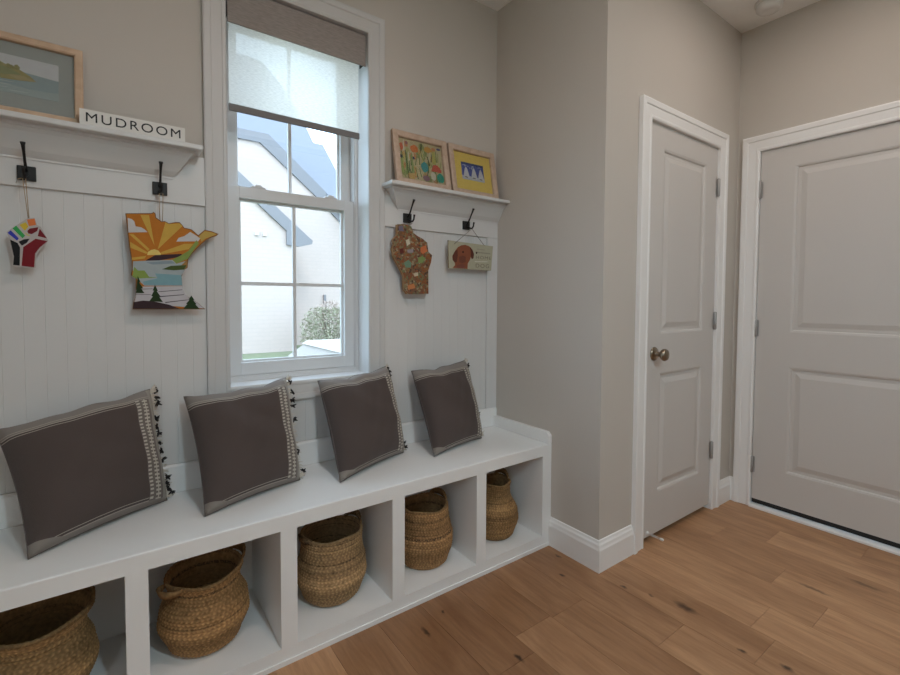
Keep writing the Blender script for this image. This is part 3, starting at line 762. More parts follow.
basket('largest woven basket with wide flared rim, in the leftmost cubby', (-1.898, -.222, ZF), [(0, .092), (.07, .108), (.38, .137), (.62, .126), (.78, .108), (.86, .108), (1, .127)], .250,
       [(.45, .42, .020, .004), (3.4, .42, .02, .01)], [(.70, .035, .5), (.60, .012, .5), (.97, .05, .35)], (.34, .215, .10), 1)
basket('squat woven basket with drooping handles, in the second cubby', (-1.478, -.222, ZF), [(0, .085), (.08, .106), (.38, .134), (.60, .127), (.77, .106), (.86, .101), (1, .113)], .236,
       [(.42, .42, .020, .020), (3.62, .40, .006, .030)], [(.74, .055, .75), (.22, .015, .55), (.50, .012, .3), (1., .05, .55)], (.40, .235, .105), 2, tilt=(.004, .002))
basket('straight-sided woven basket with one pale band, in the third cubby', (-1.042, -.232, ZF), [(0, .092), (.07, .108), (.33, .130), (.58, .125), (.70, .115), (.85, .111), (1, .113)], .247,
       [(.22, .50, .034, .004), (3.3, .40, .010, .012)], [(.92, .022, .75), (.76, .012, .8), (.68, .010, .5), (.42, .016, .75), (.30, .012, .5), (1., .03, .8)], (.40, .265, .14), 3)
basket('woven basket with a dark stitched lower band, in the fourth cubby', (-.628, -.255, ZF), [(0, .085), (.07, .100), (.34, .121), (.52, .122), (.66, .113), (.8, .106), (1, .102)], .247,
       [(.25, .52, .032, .004), (3.0, .42, .014, .004)], [(.30, .030, .9), (.37, .010, .8), (.70, .045, .65), (.50, .012, .5), (1., .03, .7)], (.38, .225, .105), 4)
basket('narrow-necked woven basket in the cubby nearest the closet', (-.228, -.262, ZF), [(0, .078), (.07, .094), (.34, .117), (.50, .112), (.78, .078), (.9, .075), (1, .080)], .260,
       [(.3, .55, .032, .003), (3.0, .5, .014, .003)], [(.18, .03, .35), (.44, .02, .5), (.62, .02, .4), (1., .03, .8)], (.33, .20, .09), 5)

# ------------------------------------------------------------------ pillows
def pillow(label, BL, BR, TL, TR, T, seed, sag=.0, fold=.0, tass=()):
    BL, BR, TL, TR = map(Vector, (BL, BR, TL, TR))
    org = (BL+BR)/2
    t = thing('throw_pillow', label, 'pillow', org, group='throw pillows on the bench')
    rn = random.Random(seed); N = 44
    nrm = ((BR-BL).cross(TL-BL)).normalized()
    if nrm.y > 0: nrm = -nrm
    up = ((TL+TR)/2-org).normalized(); rt = (BR-BL).normalized()
    p1, p2, p3 = rn.uniform(0, 6), rn.uniform(0, 6), rn.uniform(0, 6)
    def P(u, v, side):
        w = 4*u*(1-u); h = 4*v*(1-v)
        p = BL*(1-u)*(1-v)+BR*u*(1-v)+TL*(1-u)*v+TR*u*v
        p = p+rt*(.013*h*(1-2*u))+up*(.010*w*(1-2*v))                     # sides drawn in between the corners
        p = p-up*sag*w**1.5*v**3+up*v**4*w*(.0045*math.sin(11*u+p1)+.003*math.sin(19*u+p2))
        a = 1-abs(2*u-1)**2.7; b = 1-abs(2*v-1)**2.7
        th = T*(max(a, 0)*max(b, 0))**.40
        wr = 1.5*.0045*math.sin(9*u+5*v+p1)*math.sin(7*v-3*u+p2)+.0022*math.sin(21*u*v+9*v+p3)+.0012*math.sin(31*u-17*v+p1)
        cr = -fold*math.exp(-((v-.90-.35*(u-.55)**2)/.035)**2)*w                                # a crease across the top
        e = (a*b)**.5
        if side < 0: th *= .55; wr = cr = 0
        return p+nrm*side*(th+(wr+cr)*e)-org
    for side_name in ('cushion',):
        bm = B(); uv = bm.loops.layers.uv.new('UVMap')
        F = [[bm.verts.new(P(i/N, k/N, 1)) for k in range(N+1)] for i in range(N+1)]
        K = [[(F[i][k] if i in (0, N) or k in (0, N) else bm.verts.new(P(i/N, k/N, -1))) for k in range(N+1)] for i in range(N+1)]
        ids = {}
        for i in range(N):
            for k in range(N):
                for G, rev in ((F, 0), (K, 1)):
                    q = [(i, k), (i+1, k), (i+1, k+1), (i, k+1)]
                    if rev: q = q[::-1]
                    f = bm.faces.new([G[a][b] for a, b in q]); f.smooth = True
                    for l, (a, b) in zip(f.loops, q): l[uv].uv = (a/N, b/N)
        # lift whatever dips under the seat
        for v in bm.verts:
            if v.co.z+org.z < ST+.0008: v.co.z = ST+.0008-org.z
        o_ = obj('cushion', bm, M['pillow'], t, world=False)
    # sewn edge
    bm = B(); loop = [P(i/N, 0, 0) for i in range(N+1)]+[P(1, k/N, 0) for k in range(1, N+1)]+[P(1-i/N, 1, 0) for i in range(1, N+1)]+[P(0, 1-k/N, 0) for k in range(1, N)]
    loop = [Vector((p.x, p.y, max(p.z, ST+.0028-org.z))) for p in loop]
    tube(bm, loop+[loop[0]], .0014, 6, cap=False); obj('seam_piping', bm, M['tuft2'], t, world=False)
    # fringe of cream yarn and dark tufts along the right edge
    bm = B()
    for k in range(110):
        v = .03+.95*k/109; p = P(1, v, 0); L = rn.uniform(.012, .030)
        d = rt*L+up*rn.uniform(-.008, .006)+nrm*rn.uniform(-.004, .006)
        tube(bm, [p-rt*.004, p+d*.55, p+d-Vector((0, 0, .003))], [.0017, .0015, .0010], 5)
    for v in (.975, .985, .03):
        p = P(1, v, 0)
        for q in range(9): tube(bm, [p, p+rt*rn.uniform(.010, .030)+up*rn.uniform(-.006, .018)+nrm*rn.uniform(-.006, .006)], [.0022, .0014], 5)
    for v in bm.verts:
        if v.co.z+org.z < ST+.0006: v.co.z = ST+.0006-org.z
    obj('yarn_fringe', bm, M['cream'], t, world=False)
    for v in tass:
        p = P(1, v, 0)+rt*rn.uniform(.009, .026)+nrm*rn.uniform(0, .005)
        bm = B()
        for q in range(8):
            d = Vector((rn.gauss(0, 1), rn.gauss(0, 1), rn.gauss(-.3, 1))).normalized()
            tube(bm, [p-d*.001, p+d*.0065, p+d*rn.uniform(.010, .016)], [.0028, .0036, .0016], 5)
        for w_ in bm.verts:
            if w_.co.z+org.z < ST+.0006: w_.co.z = ST+.0006-org.z
        obj('tassel', bm, M['tuft'], t, world=False)
    return t
M['tuft2'] = mat('taupe_piping', (.14, .118, .108), .95)
pillow('taupe tasselled throw pillow at the far left end of the bench', (-1.902, -.290, .502), (-1.570, -.085, .502), (-1.992, -.075, .812), (-1.612, -.045, .884), .084, 11, tass=(.97, .92, .86, .73, .66, .60, .52, .44, .36, .20, .15, .10, .06))
pillow('taupe tasselled throw pillow leaning under the window\'s left corner', (-1.485, -.293, .502), (-1.142, -.172, .502), (-1.514, -.065, .850), (-1.160, -.060, .882), .084, 12, sag=.012, fold=.007, tass=(.94, .85, .77, .71, .58, .29, .24, .07))
pillow('taupe throw pillow under the window\'s right corner, creased top', (-1.028, -.285, .502), (-.656, -.125, .502), (-1.034, -.070, .858), (-.712, -.055, .890), .084, 13, sag=.008, fold=.010, tass=(.98, .94, .88, .80, .45, .10, .05))
pillow('smallest-looking taupe throw pillow, nearest the closet end of the bench', (-.577, -.253, .502), (-.228, -.165, .502), (-.578, -.060, .858), (-.256, -.055, .884), .076, 14, sag=.004, fold=.003, tass=(.93, .86, .79, .70, .30))

SIGN = {
 'mn': {
  'outline': [(-1.67, 1.473), (-1.597, 1.482), (-1.592, 1.487), (-1.586, 1.482), (-1.585, 1.469), (-1.569, 1.457), (-1.56, 1.459), (-1.548, 1.453), (-1.528, 1.459), (-1.516, 1.46), (-1.507, 1.45), (-1.502, 1.442), (-1.487, 1.44), (-1.479, 1.438), (-1.459, 1.42), (-1.438, 1.441), (-1.425, 1.439), (-1.417, 1.438), (-1.393, 1.43), (-1.401, 1.422), (-1.418, 1.415), (-1.433, 1.405), (-1.449, 1.389), (-1.465, 1.37), (-1.48, 1.352), (-1.491, 1.334), (-1.494, 1.303), (-1.504, 1.294), (-1.509, 1.282), (-1.512, 1.271), (-1.51, 1.225), (-1.503, 1.208), (-1.488, 1.197), (-1.463, 1.179), (-1.44, 1.156), (-1.656, 1.158), (-1.654, 1.179), (-1.647, 1.201), (-1.646, 1.261), (-1.659, 1.271), (-1.655, 1.293), (-1.656, 1.32), (-1.662, 1.368), (-1.666, 1.421)],
  'center': [(-1.592, 1.342)],
  'sun': [(-1.613, 1.34), (-1.61, 1.351), (-1.601, 1.358), (-1.591, 1.361), (-1.58, 1.357), (-1.573, 1.347), (-1.573, 1.343)],
  'ray': [(-1.629, 1.472), (-1.605, 1.474), (-1.591, 1.373)],
  'ray2': [(-1.558, 1.455), (-1.548, 1.45), (-1.516, 1.456), (-1.507, 1.448), (-1.582, 1.361)],
  'ray3': [(-1.661, 1.406), (-1.649, 1.406), (-1.605, 1.36), (-1.61, 1.354)],
  'ray4': [(-1.659, 1.381), (-1.658, 1.361), (-1.615, 1.344), (-1.611, 1.349)],
  'ray5': [(-1.655, 1.329), (-1.655, 1.321), (-1.62, 1.328), (-1.615, 1.337)],
  'ray6': [(-1.573, 1.352), (-1.571, 1.345), (-1.49, 1.368), (-1.475, 1.388), (-1.503, 1.386)],
  'cloud': [(-1.664, 1.458), (-1.653, 1.456), (-1.646, 1.449), (-1.643, 1.433), (-1.627, 1.431), (-1.618, 1.425), (-1.61, 1.417), (-1.663, 1.411)],
  'cloud2': [(-1.527, 1.392), (-1.52, 1.405), (-1.502, 1.413), (-1.484, 1.429), (-1.468, 1.419), (-1.453, 1.409), (-1.46, 1.398)],
  'arm': [(-1.457, 1.417), (-1.438, 1.436), (-1.417, 1.433), (-1.4, 1.429), (-1.417, 1.419), (-1.436, 1.41), (-1.449, 1.397)],
  'hill': [(-1.618, 1.321), (-1.59, 1.341), (-1.514, 1.35), (-1.507, 1.346), (-1.53, 1.336), (-1.579, 1.324)],
  'green': [(-1.54, 1.329), (-1.515, 1.344), (-1.49, 1.363), (-1.465, 1.402), (-1.458, 1.391), (-1.48, 1.357), (-1.493, 1.334), (-1.528, 1.316)],
  'bank': [(-1.514, 1.31), (-1.495, 1.331), (-1.495, 1.304), (-1.505, 1.295)],
  'lake': [(-1.652, 1.317), (-1.54, 1.328), (-1.528, 1.315), (-1.495, 1.328), (-1.501, 1.297), (-1.513, 1.276), (-1.511, 1.239), (-1.622, 1.237), (-1.644, 1.261), (-1.653, 1.288)],
  'lakeb': [(-1.591, 1.279), (-1.514, 1.276), (-1.512, 1.241), (-1.622, 1.239), (-1.626, 1.25), (-1.584, 1.263)],
  'lakel': [(-1.616, 1.315), (-1.543, 1.325), (-1.531, 1.316), (-1.597, 1.309)],
  'isle': [(-1.655, 1.266), (-1.649, 1.299), (-1.639, 1.287), (-1.621, 1.288), (-1.608, 1.267), (-1.582, 1.266), (-1.644, 1.26)],
  'isle2': [(-1.571, 1.294), (-1.545, 1.307), (-1.497, 1.312), (-1.505, 1.296), (-1.536, 1.292)],
  'snow': [(-1.646, 1.223), (-1.626, 1.234), (-1.51, 1.238), (-1.509, 1.225), (-1.502, 1.207), (-1.487, 1.195), (-1.463, 1.178), (-1.445, 1.159), (-1.652, 1.179), (-1.646, 1.201)],
  'dark': [(-1.655, 1.16), (-1.652, 1.182), (-1.627, 1.187), (-1.6, 1.185), (-1.552, 1.173), (-1.521, 1.159)],
  'tree': [(-1.64, 1.269), (-1.633, 1.25), (-1.636, 1.247), (-1.626, 1.229), (-1.631, 1.227), (-1.622, 1.212), (-1.646, 1.212)],
  'tree2': [(-1.592, 1.241), (-1.584, 1.221), (-1.587, 1.219), (-1.577, 1.202), (-1.581, 1.201), (-1.57, 1.182), (-1.609, 1.185), (-1.599, 1.201), (-1.603, 1.203), (-1.595, 1.221), (-1.599, 1.221)],
  'tree3': [(-1.484, 1.205), (-1.475, 1.19), (-1.479, 1.189), (-1.468, 1.175), (-1.472, 1.174), (-1.459, 1.158), (-1.51, 1.159), (-1.497, 1.175), (-1.501, 1.176), (-1.49, 1.19), (-1.494, 1.19)],
  'line1': [(-1.583, 1.218), (-1.512, 1.226), (-1.512, 1.224), (-1.582, 1.216)],
  'line2': [(-1.581, 1.202), (-1.507, 1.209), (-1.506, 1.207), (-1.58, 1.199)],
  'line3': [(-1.564, 1.182), (-1.495, 1.191), (-1.495, 1.189), (-1.563, 1.179)],
  'line4': [(-1.646, 1.209), (-1.604, 1.208), (-1.604, 1.206), (-1.646, 1.207)],
  'line5': [(-1.646, 1.226), (-1.599, 1.228), (-1.599, 1.226), (-1.646, 1.223)],
 },
 'fist': {
  'outline': [(-1.955, 1.386), (-1.941, 1.401), (-1.926, 1.415), (-1.908, 1.432), (-1.893, 1.434), (-1.887, 1.413), (-1.879, 1.408), (-1.863, 1.368), (-1.882, 1.345), (-1.892, 1.327), (-1.894, 1.284), (-1.944, 1.289), (-1.942, 1.314), (-1.949, 1.364)],
  'blue': [(-1.953, 1.384), (-1.946, 1.392), (-1.929, 1.37), (-1.933, 1.363)],
  'green': [(-1.942, 1.398), (-1.934, 1.407), (-1.915, 1.379), (-1.921, 1.371)],
  'yellow': [(-1.927, 1.41), (-1.913, 1.419), (-1.907, 1.407), (-1.915, 1.394), (-1.919, 1.398)],
  'yellow2': [(-1.917, 1.39), (-1.91, 1.385), (-1.902, 1.38), (-1.908, 1.378), (-1.912, 1.381)],
  'orange': [(-1.91, 1.427), (-1.893, 1.432), (-1.89, 1.413), (-1.906, 1.408)],
  'red': [(-1.91, 1.393), (-1.905, 1.401), (-1.885, 1.407), (-1.888, 1.395), (-1.9, 1.385), (-1.908, 1.386)],
  'maroon': [(-1.882, 1.403), (-1.866, 1.375), (-1.887, 1.38)],
  'black': [(-1.93, 1.36), (-1.918, 1.368), (-1.905, 1.371), (-1.912, 1.358), (-1.923, 1.349)],
  'black2': [(-1.948, 1.365), (-1.932, 1.356), (-1.927, 1.343), (-1.929, 1.29), (-1.943, 1.291), (-1.941, 1.316)],
  'maroon2': [(-1.92, 1.345), (-1.892, 1.372), (-1.865, 1.367), (-1.883, 1.347), (-1.894, 1.328), (-1.897, 1.286), (-1.925, 1.289)],
 },
 'wi': {
  'outline': [(-0.649, 1.539), (-0.615, 1.545), (-0.575, 1.537), (-0.564, 1.509), (-0.543, 1.496), (-0.511, 1.484), (-0.486, 1.468), (-0.479, 1.426), (-0.457, 1.409), (-0.464, 1.373), (-0.479, 1.336), (-0.478, 1.223), (-0.595, 1.22), (-0.612, 1.242), (-0.615, 1.307), (-0.642, 1.352), (-0.665, 1.385), (-0.675, 1.425), (-0.665, 1.448), (-0.672, 1.468), (-0.649, 1.49)],
  'blue': [(-0.643, 1.531), (-0.622, 1.536), (-0.615, 1.51), (-0.641, 1.511)],
  'green': [(-0.615, 1.365), (-0.591, 1.381), (-0.574, 1.367), (-0.578, 1.343), (-0.608, 1.345)],
  'green2': [(-0.538, 1.393), (-0.511, 1.403), (-0.497, 1.389), (-0.518, 1.367), (-0.536, 1.372)],
  'cream': [(-0.605, 1.47), (-0.588, 1.478), (-0.581, 1.455), (-0.598, 1.445)],
  'cream2': [(-0.564, 1.317), (-0.539, 1.324), (-0.536, 1.309), (-0.557, 1.303)],
  'orange': [(-0.522, 1.444), (-0.493, 1.455), (-0.486, 1.426), (-0.511, 1.412), (-0.525, 1.423)],
  'orange2': [(-0.595, 1.26), (-0.56, 1.27), (-0.553, 1.249), (-0.591, 1.24)],
  'dark': [(-0.639, 1.427), (-0.619, 1.432), (-0.615, 1.411), (-0.635, 1.407)],
  'lav': [(-0.598, 1.427), (-0.564, 1.432), (-0.564, 1.415), (-0.595, 1.413)],
 },
 'dog': {
  'outline': [(-0.361, 1.49), (-0.066, 1.481), (-0.078, 1.351), (-0.357, 1.352)],
  'head': [(-0.318, 1.441), (-0.302, 1.459), (-0.281, 1.47), (-0.255, 1.475), (-0.23, 1.47), (-0.216, 1.462), (-0.203, 1.447), (-0.198, 1.428), (-0.201, 1.409), (-0.21, 1.404), (-0.218, 1.416), (-0.223, 1.4), (-0.237, 1.381), (-0.239, 1.353), (-0.334, 1.354), (-0.318, 1.369), (-0.32, 1.38), (-0.334, 1.394), (-0.336, 1.413), (-0.327, 1.428)],
  'ear': [(-0.225, 1.465), (-0.208, 1.454), (-0.197, 1.432), (-0.2, 1.411), (-0.21, 1.404), (-0.218, 1.418), (-0.219, 1.446)],
  'ear2': [(-0.32, 1.438), (-0.304, 1.448), (-0.302, 1.415), (-0.308, 1.385), (-0.322, 1.382), (-0.334, 1.396), (-0.335, 1.415)],
  'muzzle': [(-0.294, 1.411), (-0.273, 1.42), (-0.252, 1.414), (-0.251, 1.388), (-0.273, 1.379), (-0.292, 1.385)],
  'eye': [(-0.273, 1.441), (-0.265, 1.442), (-0.264, 1.434), (-0.272, 1.432)],
  'chest': [(-0.306, 1.37), (-0.278, 1.377), (-0.259, 1.374), (-0.258, 1.354), (-0.31, 1.354)],
  'ln1': [(-0.176, 1.461), (-0.126, 1.46), (-0.126, 1.454), (-0.176, 1.456)],
  'ln2': [(-0.174, 1.445), (-0.084, 1.443), (-0.084, 1.437), (-0.174, 1.438)],
  'ln3': [(-0.191, 1.395), (-0.105, 1.398), (-0.104, 1.395), (-0.19, 1.391)],
  'home': [(-0.183, 1.424), (-0.079, 1.424), (-0.079, 1.408), (-0.183, 1.405)],
  'dogw': [(-0.19, 1.383), (-0.089, 1.382), (-0.09, 1.363), (-0.191, 1.36)],
  'heart': [(-0.186, 1.443), (-0.176, 1.445), (-0.174, 1.438), (-0.181, 1.431)],
  'strL': [(-0.323, 1.476)],
  'strR': [(-0.126, 1.478)],
 },
}
SKY, SUN, EXPO = 5.2, 1.0, 0.
# ------------------------------------------------------------------ pictures and the lettered block on the shelves
def layer(bm, pts, k, mi, y0=0.):
    """thin painted shape lying k layers in front of y0"""
    prism(bm, pts, y0-.0004*(k+1), y0-.0004*k+.0003 if k else y0, 'y', mi)
def text_mesh(body, x0, x1, z0, z1, y, depth=.0012):
    """flat lettering fitted to a rectangle, facing -y"""
    cu = bpy.data.curves.new('lettering', 'FONT'); cu.body = body; cu.extrude = .02; cu.space_character = 1.22
    to = bpy.data.objects.new('lettering', cu); COL.objects.link(to)
    bpy.context.view_layer.update()
    me = bpy.data.meshes.new_from_object(to.evaluated_get(bpy.context.evaluated_depsgraph_get()))
    bpy.data.objects.remove(to); bpy.data.curves.remove(cu)
    bm = B(); bm.from_mesh(me); bpy.data.meshes.remove(me)
    xs = [v.co.x for v in bm.verts]; ys = [v.co.y for v in bm.verts]
    a, b_, c, d = min(xs), max(xs), min(ys), max(ys)
    for v in bm.verts:
        v.co = Vector((x0+(v.co.x-a)/(b_-a)*(x1-x0), y-depth if v.co.z > 0 else y+.0002, z0+(v.co.y-c)/(d-c)*(z1-z0)))
    return bm
ZS = SZ1+.0004
def picture_frame(name, label, cx, yb, w, h, fw, fd, wood, lean, art, cat='picture'):
    t = thing(name, label, cat, (cx, yb, ZS+fd*math.sin(lean)), (-lean, 0, 0))
    bm = B(); prof = [(0, -.0), (0, -.004), (.004, -.0075), (fw*.8, -.0085), (fw, -.006), (fw, fd-.0085), (0, fd-.0085)]
    x0, x1, z0, z1 = -w/2+fw, w/2-fw, fw, h-fw
    sweep_rect(bm, x0, x1, z0, z1, [(q, s) for q, s in prof], lambda x, z, s: (x, s+.0085, z))
    obj('frame_moulding', bm, wood, t, world=False, merge=True)
    bm = B(); box(bm, x0-.003, x1+.003, fd-.004, fd-.001, z0-.003, z1+.003); obj('backing_board', bm, M['oldwood'], t, world=False)
    mats = []; bm = B()
    def add(pts, col, k, y0=fd-.0045):
        m = flat(col)
        if m not in mats: mats.append(m)
        layer(bm, pts, k, mats.index(m), y0)
    art(add, x0, x1, z0, z1)
    obj('artwork', bm, mats, t, world=False)
    bm = B(); box(bm, x0-.002, x1+.002, fd-.0085, fd-.0075, z0-.002, z1+.002); obj('picture_glass', bm, M['frameglass'], t, world=False)
    return t
def R4(a, b_, c, d): return [(a, c), (b_, c), (b_, d), (a, d)]
def blob(cx, cz, rx, rz, n=14, seed=0, wob=.12):
    r = random.Random(seed); return [(cx+rx*(1+r.uniform(-wob, wob))*math.cos(2*PI*k/n), cz+rz*(1+r.uniform(-wob, wob))*math.sin(2*PI*k/n)) for k in range(n)]
def art_lake(add, x0, x1, z0, z1):
    add(R4(x0, x1, z0, z1), (.36, .375, .35), 0)
    a, b_, c, d = x0+.042, x1-.038, z0+.050, z1-.042
    add(R4(a, b_, c, d), (.60, .60, .61), 1)
    add([(a, c), (b_, c), (b_, c+.067), (.03, c+.075), (a, c+.070)], (.30, .37, .38), 2)
    add([(a, c), (b_, c), (b_, c+.026), (.05, c+.022), (-.02, c+.030), (a, c+.026)], (.36, .42, .41), 3)
    add([(a, c+.050), (-.09, c+.085), (-.05, c+.104), (-.02, c+.099), (.00, c+.088), (.03, c+.080), (.055, c+.064), (.068, c+.050), (.03, c+.044), (-.02, c+.040)], (.36, .31, .13), 3)
    add([(-.08, c+.066), (-.04, c+.087), (.005, c+.079), (.035, c+.064), (.0, c+.055)], (.27, .29, .14), 4)
    add([(.005, c+.056), (.035, c+.062), (.068, c+.051), (.03, c+.044)], (.42, .34, .18), 4)
    for k in range(7):
        r = random.Random(k); xx = r.uniform(-.08, .03); add(blob(xx, c+.075+r.uniform(-.006, .012), .006, .007, 9, k, .3), (.30, .28, .12), 5)
    for k in range(6):
        r = random.Random(k+40); xx = r.uniform(a+.01, b_-.05); zz = c+r.uniform(.006, .036); add([(xx, zz), (xx+.04, zz+.0015), (xx+.045, zz+.003), (xx+.01, zz+.0025)], (.50, .55, .54), 5)
def art_flowers(add, x0, x1, z0, z1):
    add(R4(x0, x1, z0, z1), (.52, .44, .26), 0)
    r = random.Random(3)
    for k in range(46):
        xx, zz = r.uniform(x0+.010, x1-.02), r.uniform(z0+.01, z1-.075); L = r.uniform(.03, .06); t_ = r.uniform(-.014, .014)
        add([(xx-.003, zz), (xx+.003, zz), (xx+t_+.0015, zz+L), (xx+t_-.0015, zz+L)], r.choice([(.15, .22, .06), (.26, .32, .09), (.50, .46, .14), (.62, .58, .38), (.08, .13, .05)]), 3)
    for k in range(44):
        xx, zz = r.uniform(x0+.012, x1-.012), r.uniform(z0+.015, z1-.02)
        add(blob(xx, zz, .012, .016, 9, k, .35), r.choice([(.58, .50, .28), (.40, .38, .15), (.58, .36, .12), (.28, .32, .12), (.56, .24, .10)]), 1)
    P = [((.62, .13, .05), 5, [(-.117, .200), (-.105, .210), (-.094, .185), (-.110, .165)]), ((.66, .19, .05), 5, blob(-.036, .190, .022, .020, 12, 1)), ((.58, .30, .06), 5, blob(.042, .200, .022, .015, 12, 2)),
         ((.55, .10, .06), 5, [(.050, .094), (.066, .128), (.090, .130), (.112, .106), (.110, .094)]), ((.06, .30, .30), 5, blob(.015, .108, .020, .026, 12, 3)), ((.03, .28, .20), 5, blob(.102, .066, .022, .024, 12, 4)),
         ((.28, .16, .19), 5, blob(.018, .052, .019, .014, 12, 5)), ((.58, .36, .12), 5, [(-.084, .062), (-.044, .066), (-.047, .036), (-.080, .036)]), ((.22, .30, .09), 4, [(-.095, .05), (-.088, .16), (-.078, .17), (-.076, .06)]),
         ((.26, .34, .11), 4, [(-.055, .06), (-.062, .15), (-.052, .17), (-.046, .07)]), ((.05, .07, .03), 5, [(-.083, .036), (-.090, .175), (-.086, .175), (-.078, .036)]), ((.62, .58, .44), 4, blob(.06, .07, .016, .022, 10, 7)),
         ((.03, .03, .05), 5, blob(-.112, .140, .006, .009, 8, 8)), ((.04, .05, .12), 5, blob(-.044, .142, .006, .008, 8, 9)), ((.03, .05, .02), 5, [(-.002, .236-.05), (.004, .225), (.010, .225), (.004, .186)]), ((.30, .10, .12), 5, blob(-.077, .212, .007, .009, 8, 10)),
         ((.30, .38, .12), 4, [(-.12, .06), (-.116, .15), (-.106, .15), (-.104, .06)]), ((.44, .42, .12), 4, [(.062, .13), (.070, .20), (.082, .20), (.084, .135)]), ((.03, .04, .02), 5, [(.040, .120), (.034, .165), (.038, .165), (.046, .120)]),
         ((.10, .10, .22), 5, blob(.106, .215, .012, .006, 8, 12)), ((.66, .60, .46), 6, [(-.100, .17), (-.094, .225), (-.089, .225), (-.092, .17)])]
    for c, k, p in P: add(p, c, k)
def art_night(add, x0, x1, z0, z1):
    add(R4(x0, x1, z0, z1), (.80, .57, .13), 0)
    a, b_, c, d = -.074, .073, .090, .182
    add(R4(a, b_, c, d), (.07, .10, .34), 1)
    add(R4(a, b_, c, c+.020), (.50, .52, .58), 2)
    add(R4(a, b_, d-.010, d), (.05, .07, .18), 2)
    for cx in (-.045, .006, .052):
        add([(cx-.020, c+.006), (cx-.017, c+.030), (cx-.008, c+.058), (cx, c+.070), (cx+.008, c+.056), (cx+.016, c+.028), (cx+.019, c+.006)], (.62, .62, .64), 3)
        add(blob(cx-.003, c+.012, .011, .003, 10, 3), (.16, .13, .12), 4)
    for k in range(9):
        r = random.Random(k+9); add(blob(r.uniform(a+.01, b_-.01), r.uniform(d-.04, d-.012), .003, .003, 7, k), (.52, .55, .62), 3)
    for cx, w_ in ((-.055, .018), (.0, .012), (.045, .016)): add([(cx-w_, d-.020), (cx, d-.012), (cx+w_, d-.018), (cx, d-.016)], (.45, .50, .62), 3)
picture_frame('framed_picture', 'oak framed island and lake painting, leaning at the left shelf end', -1.950, -.0745, .358, .256, .0215, .020, M['frameoak'], .205, art_lake)
picture_frame('framed_picture', 'limed wood framed picture of flower bouquets, on the right shelf', -.503, -.0690, .306, .262, .030, .020, M['framepink'], .185, art_flowers)
picture_frame('framed_picture', 'limed wood framed picture with yellow mat and blue night scene', -.186, -.0690, .304, .262, .030, .020, M['framepink'], .185, art_night)

sg = thing('lettered_block', 'white wooden block lettered MUDROOM, standing on the left shelf', 'sign', (-1.640, -.095, ZS))
bm = B(); box(bm, -1.7795, -1.5005, -.1045, -.0835, ZS, ZS+.0475)
for f in bm.faces: f.material_index = 1 if abs(f.calc_center_median().y+.1045) > 1e-4 else 0
bk = obj('block_body', bm, [M['paper'], M['oldwood']], sg)
obj('block_lettering', text_mesh('MUDROOM', -1.764, -1.514, ZS+.0105, ZS+.0385, -.1045), M['ink'], sg)

# ------------------------------------------------------------------ plaques hanging from the hooks
YP = -.055
def inset(pts, d):
    """the outline drawn in by d along its corner bisectors"""
    n = len(pts); A = sum(pts[i][0]*pts[(i+1) % n][1]-pts[(i+1) % n][0]*pts[i][1] for i in range(n)); sg = 1 if A > 0 else -1; out = []
    for i in range(n):
        p, a, c = Vector(pts[i]), Vector(pts[i-1]), Vector(pts[(i+1) % n])
        e1, e2 = (p-a).normalized(), (c-p).normalized()
        n1, n2 = Vector((-e1.y, e1.x))*sg, Vector((-e2.y, e2.x))*sg
        b_ = (n1+n2); b_ = b_.normalized() if b_.length > .2 else n1
        out.append(tuple(p+b_*d/max(.45, b_.dot(n1))))
    return out
def plaque(name, label, key, thick, edge, face, pieces, cat='sign', ground=None, apart=None):
    S = SIGN[key]; out = S['outline']
    cx = sum(p[0] for p in out)/len(out); cz = max(p[1] for p in out)
    t = thing(name, label, cat, (cx, YP, cz))
    bm = B(); prism(bm, out, YP, YP+thick, 'y', 0, 1)
    obj('plaque_board', bm, [face, edge], t)
    if apart:
        for nm, col, k in pieces:
            bm = B(); layer(bm, S[nm], k, 0, YP); obj(apart, bm, flat(col, .45), t)
        return t
    mats = []; bm = B()
    if ground:
        mats.append(flat(ground, .6)); layer(bm, inset(out, .0028), 0, 0, YP)
    for nm, col, k in pieces:
        m = flat(col, .45)
        if m not in mats: mats.append(m)
        layer(bm, S[nm], k+(1 if ground else 0), mats.index(m), YP)
    obj('painted_face', bm, mats, t)
    return t
def cord(t, pts, m, r=.0011):
    bm = B(); tube(bm, pts, r, 6); obj('hanging_cord', bm, m, t)
HB = -.0700      # lowest point of the hooks' lower prongs
ft = plaque('fist_plaque', 'small raised fist plaque with rainbow fingers, on the leftmost hook', 'fist', .006, M['paper'], flat((.50, .47, .45)),
            [('blue', (.04, .05, .42), 0), ('green', (.04, .36, .09), 0), ('yellow', (.66, .48, .05), 0), ('yellow2', (.55, .50, .20), 0), ('orange', (.70, .19, .05), 0), ('red', (.17, .015, .02), 0), ('maroon', (.17, .012, .018), 0), ('black', (.012, .012, .013), 0), ('black2', (.012, .012, .013), 0), ('maroon2', (.19, .012, .018), 0)])
cord(ft, [(-1.9150, HB, 1.5448), (-1.9125, YP-.003, 1.50), (-1.9075, YP+.003, 1.4325)], M['cord']); cord(ft, [(-1.9085, HB, 1.5448), (-1.9080, YP-.003, 1.50), (-1.9055, YP+.003, 1.4325)], M['cord'])
cord(ft, [(-1.9175, HB, 1.5448), (-1.9260, HB, 1.541), (-1.9300, HB+.002, 1.530)], M['cord'])
OR, YE = (.47, .165, .022), (.56, .35, .06)
